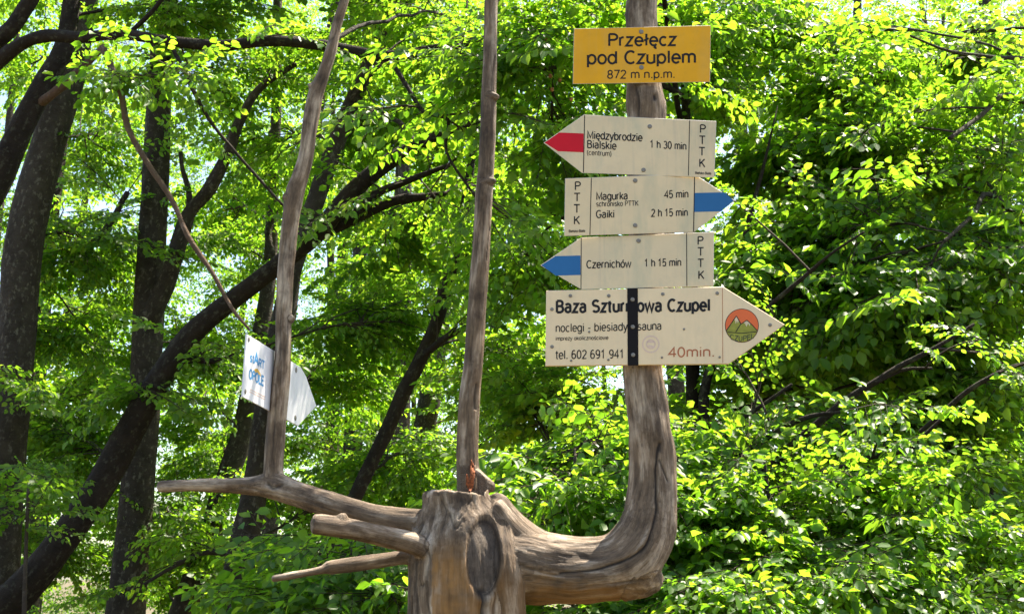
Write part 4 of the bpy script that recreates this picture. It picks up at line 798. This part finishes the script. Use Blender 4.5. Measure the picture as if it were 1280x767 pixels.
def signs():
    R = math.radians
    # yellow place sign
    s = Sign('place_sign', 'yellow sign reading Przełęcz pod Czuplem, topmost on the post', 'sign', (803, 68), 3.926, R(2), R(-2))
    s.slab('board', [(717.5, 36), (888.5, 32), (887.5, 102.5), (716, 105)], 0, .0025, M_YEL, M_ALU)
    s.text('Przełęcz', 760, 845.5, 57.6, 14.6, M_INK, 56.8, .175)
    s.text('pod Czuplem', 733.5, 870, 80, 15.2, M_INK, 78.6, .175)
    s.text('872 m n.p.m.', 759, 844, 98.2, 9.8, M_INK, 97.3, .15)
    for x, y in [(801.5, 40), (801.8, 84.5)]: s.bolt(x, y, 3.0)
    # red arrow
    s = Sign('direction_sign', 'white trail arrow pointing left with a red stripe, Międzybrodzie Bialskie 1 h 30 min', 'trail sign', (805, 180), 3.927, R(-1.5), R(2))
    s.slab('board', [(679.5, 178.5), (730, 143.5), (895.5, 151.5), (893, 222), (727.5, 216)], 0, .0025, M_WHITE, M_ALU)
    s.flat('stripe', [[(680.8, 178.4), (699, 165.8), (729.5, 167), (729.2, 190.5), (697.5, 189.2)]], .0004, M_REDP)
    s.flat('divider', [seg_line((730.8, 144), (729.3, 215.5), 1.1)], .0005, M_INK); s.flat('divider', [seg_line((862, 150.5), (860.5, 219.6), 1.0)], .0005, M_INK)
    s.text('Międzybrodzie', 734, 803, 173.3, 9.2, M_INK, 176.6, .155); s.text('Bialskie', 733.8, 770.5, 184.8, 9.2, M_INK, 187, .155); s.text('(centrum)', 733.5, 764.5, 193.6, 6, M_INK, 195.2, .13)
    s.text('1 h 30 min', 812.5, 858, 184.5, 8.8, M_INK, 187.2, .15)
    for ch, x, y in zip('PTTK', (878.3, 877.8, 877.4, 877.5), (166, 180, 194.2, 208.6)): s.text(ch, x-3.6, x+3.9, y, 9.8, M_INK, y+.3, .155)
    s.text('Bielsko-Biała', 869, 889, 217.6, 3, M_INK, 218.4, .18)
    s.bolt(812.2, 158.3, 2.9); s.bolt(804.4, 212.6, 2.9)
    # blue right arrow
    s = Sign('direction_sign', 'white trail arrow pointing right with a blue stripe, Magurka 45 min and Gaiki', 'trail sign', (805, 255), 3.921, R(2.5), R(-1))
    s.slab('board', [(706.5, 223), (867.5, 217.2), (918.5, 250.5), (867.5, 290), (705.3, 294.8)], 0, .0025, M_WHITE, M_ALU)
    s.flat('stripe', [[(867.8, 241.2), (905, 240.4), (917.4, 250.5), (901.5, 264.2), (867.4, 265)]], .0004, M_BLUEP)
    s.flat('divider', [seg_line((739.2, 222.2), (737.4, 293.4), 1.0)], .0005, M_INK); s.flat('divider', [seg_line((868.4, 213.2), (867, 289.6), 1.2)], .0005, M_INK)
    s.text('Magurka', 745.3, 784.8, 249.8, 9, M_INK, 249, .155); s.text('schronisko PTTK', 745.2, 798, 258, 6, M_INK, 257, .14); s.text('Gaiki', 745, 768, 272.2, 9, M_INK, 271.8, .155)
    s.text('45 min', 830.5, 860.5, 247.4, 8.8, M_INK, 246.7, .15); s.text('2 h 15 min', 814, 859.8, 270.6, 8.8, M_INK, 269.6, .15)
    for ch, x, y in zip('PTTK', (722, 721.4, 721.1, 720.9), (237.4, 251.6, 265.8, 280.2)): s.text(ch, x-3.7, x+3.9, y, 9.8, M_INK, y-.2, .155)
    s.text('Bielsko-Biała', 711, 731.5, 290.4, 3, M_INK, 289.9, .18)
    s.bolt(794, 225.8, 2.9); s.bolt(794, 281.7, 2.9)
    # blue left arrow
    s = Sign('direction_sign', 'white trail arrow pointing left with a blue stripe, Czernichów 1 h 15 min', 'trail sign', (806, 327), 3.927, R(1), R(3))
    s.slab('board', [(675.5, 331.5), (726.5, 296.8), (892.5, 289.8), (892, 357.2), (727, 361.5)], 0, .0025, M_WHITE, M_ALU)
    s.flat('stripe', [[(676.6, 331.4), (694.5, 320), (725.6, 319.3), (725.6, 343.6), (694.8, 344.4)]], .0004, M_BLUEP)
    s.flat('divider', [seg_line((726.6, 297.2), (726.2, 361), 1.0)], .0005, M_INK); s.flat('divider', [seg_line((858.2, 291.6), (858.6, 357.6), 1.0)], .0005, M_INK)
    s.text('Czernichów', 733, 789, 335, 9.2, M_INK, 334, .155); s.text('1 h 15 min', 805.5, 851.5, 333, 8.8, M_INK, 332, .15)
    for ch, x, y in zip('PTTK', (875.4, 875.8, 875.9, 876.4), (305.6, 319.4, 333.8, 348.4)): s.text(ch, x-3.7, x+3.9, y, 9.8, M_INK, y-.1, .155)
    s.bolt(798.2, 301, 2.9)
    # hut board
    s = Sign('hut_sign', 'large cream arrow board reading Baza Szturmowa Czupel with a black strap, lowest on the post', 'sign', (800, 410), 3.912, R(3), R(1.5))
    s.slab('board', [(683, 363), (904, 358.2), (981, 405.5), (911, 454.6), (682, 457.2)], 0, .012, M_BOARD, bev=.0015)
    s.flat('divider', [seg_line((903, 360), (903.5, 453.2), .7)], .0005, M_BROWN)
    s.text('Baza Szturmowa Czupel', 695, 887.5, 390.2, 14.2, M_INK, 388, .215, track=.09)
    s.text('noclegi - biesiady - sauna', 694.5, 827, 414.6, 9.8, M_INK, 411.8, .13)
    s.text('imprezy okolicznościowe', 694.5, 760.5, 425.2, 4.6, M_INK, 424, .15)
    s.text('tel. 602 691 941', 694.5, 780.5, 448.2, 10.2, M_INK, 447.2, .135)
    s.text('40min.', 835.5, 893.5, 446, 11.6, M_BROWN, 445, .15, label='brown lettering 40min.')
    s.slab('strap', [(784, 360.4), (797.2, 360.1), (798, 456.6), (784.6, 456.8)], .0022, .0018, M_STRAP)
    bz = s.z
    for x, y in [(790.5, 374.5), (790.8, 408.5), (791.2, 443.5)]:
        b = s.bolt(x, y, 2.7); b.location = Vector(b.location)+Vector(s.n*.0022)
    for x, y in [(713, 369.6), (761, 369.6), (828.5, 367.6), (896.5, 366.4), (690, 386.4), (690, 433.2), (962.5, 406), (855, 411.3), (827.5, 446.6), (714, 450.5), (760.5, 449.5), (899.5, 446.2), (736.5, 414.6)]:
        s.bolt(x, y, 2.3 if y < 400 or x < 692 or x > 950 else 1.5, M_BOLT, 'screw')
    # faded round stamp
    s.flat('stamp', [[(813.5+r1*math.cos(a0), 430-r1*math.sin(a0)), (813.5+r1*math.cos(a1), 430-r1*math.sin(a1)), (813.5+r0*math.cos(a1), 430-r0*math.sin(a1)), (813.5+r0*math.cos(a0), 430-r0*math.sin(a0))]
            for (r0, r1) in ((9.3, 11.0), (4.6, 6.2)) for a0, a1 in [(k*math.pi/14, (k+.8)*math.pi/14) for k in range(28)]]+[[(809, 426), (818, 426), (818, 428), (809, 428)], [(810, 431), (817, 432), (816, 434), (810, 433)]], .0005, M_STAMP)
    # emblem: orange disc, two olive peaks
    cx, cy0, r = 927.3, 406.8, 21.2
    circ = lambda r_, a0, a1, n: [(cx+r_*math.cos(math.radians(a)), cy0-r_*math.sin(math.radians(a))) for a in np.linspace(a0, a1, n)]
    em = s.flat('emblem', [circ(r, 0, 352, 44)], .0004, M_INK)
    s.flat('emblem_sky', [circ(r-.8, 0, 352, 44)], .0006, M_ORANGE, em)
    s.flat('emblem_hills', [[(907.9, 413.6), (911, 408.6), (914, 404), (917.5, 398), (920.4, 395.2), (923.5, 399.4), (926, 404.6), (928.4, 404.2), (931.5, 401.2), (934, 400.4), (937.4, 402.8), (941, 407.4), (944.5, 410.5), (947.1, 413.4)]+circ(r-.9, -17, -163, 26)], .0008, M_OLIVE, em)
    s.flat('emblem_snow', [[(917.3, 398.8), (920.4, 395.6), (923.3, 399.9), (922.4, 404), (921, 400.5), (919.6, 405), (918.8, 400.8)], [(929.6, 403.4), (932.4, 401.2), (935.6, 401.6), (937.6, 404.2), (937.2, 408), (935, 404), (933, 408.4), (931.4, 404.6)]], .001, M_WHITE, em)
    lines = [seg_line(a, b, 1.0) for a, b in [((908, 413), (920.4, 394.8)), ((920.4, 394.8), (926, 404.6)), ((926, 404.6), (922, 411)), ((922, 411), (919.5, 415)), ((926, 405.2), (933.5, 400)), ((933.5, 400), (940, 406)), ((940, 406), (947, 413.6)), ((909, 415), (927, 416.4)), ((927, 416.4), (946, 414.4))]]
    s.flat('emblem_outline', lines, .0012, M_INK, em)
    o = s.text('CZUPEL', 912.5, 942.5, 425.2, 6.0, M_DOLIVE, 424, .17, off=.0013, fn=lambda x, y: (x, y-0.016*(x-927.3)**2+1.5)); o.name = 'emblem_lettering'

    # START OPOLE arrow board, seen almost edge-on behind the left pole
    s = Sign('arrow_board', 'white START OPOLE arrow board fixed edge on behind the bare left pole', 'sign', (306, 456), 4.02, 0, 0)
    d = np.array([0.085, 0.62, 0]); d /= np.linalg.norm(d); s.n = np.array([d[1], -d[0], 0.0])
    s.slab('board', [(308.3, 417), (376, 458.6), (382.5, 470), (395.5, 507), (373, 532), (303, 495.5)], 0, .004, M_PALE)
    def q(u, v):                                               # u,v in the visible printed panel
        return (308+(337.4-308)*u-(5-2.4*u)*v, 417+(434-417)*u+(78.5-1.2*u)*v)
    for x, y in [(311, 424), (306.5, 489), (370, 462), (369, 522)]: s.bolt(x, y, 1.1, M_BOLT, 'screw')
    def fit(txt, u0, u1, v, ch, mat, w): s.text(txt, u0*100, u1*100, v*100, ch*100, mat, None, w, fn=lambda x, y: q(x/100, y/100), off=.0006)
    fit('st', .20, .37, .39, .125, M_LBLUE, .24); fit('A', .38, .55, .385, .17, M_LBLUE, .26); fit('RT', .56, .80, .40, .125, M_LBLUE, .24); fit('OPOLE', .20, .80, .66, .14, M_LBLUE, .24)
    s.flat('emblem', [[q(.34, .53), q(.42, .47), q(.52, .445), q(.64, .49), q(.68, .535), q(.5, .525)]], .0006, M_SAND)
    s.flat('small_print', [[q(.25, y), q(.88, y), q(.88, y+.012), q(.25, y+.012)] for y in (.82, .86)], .0006, M_STAMP)
signs()
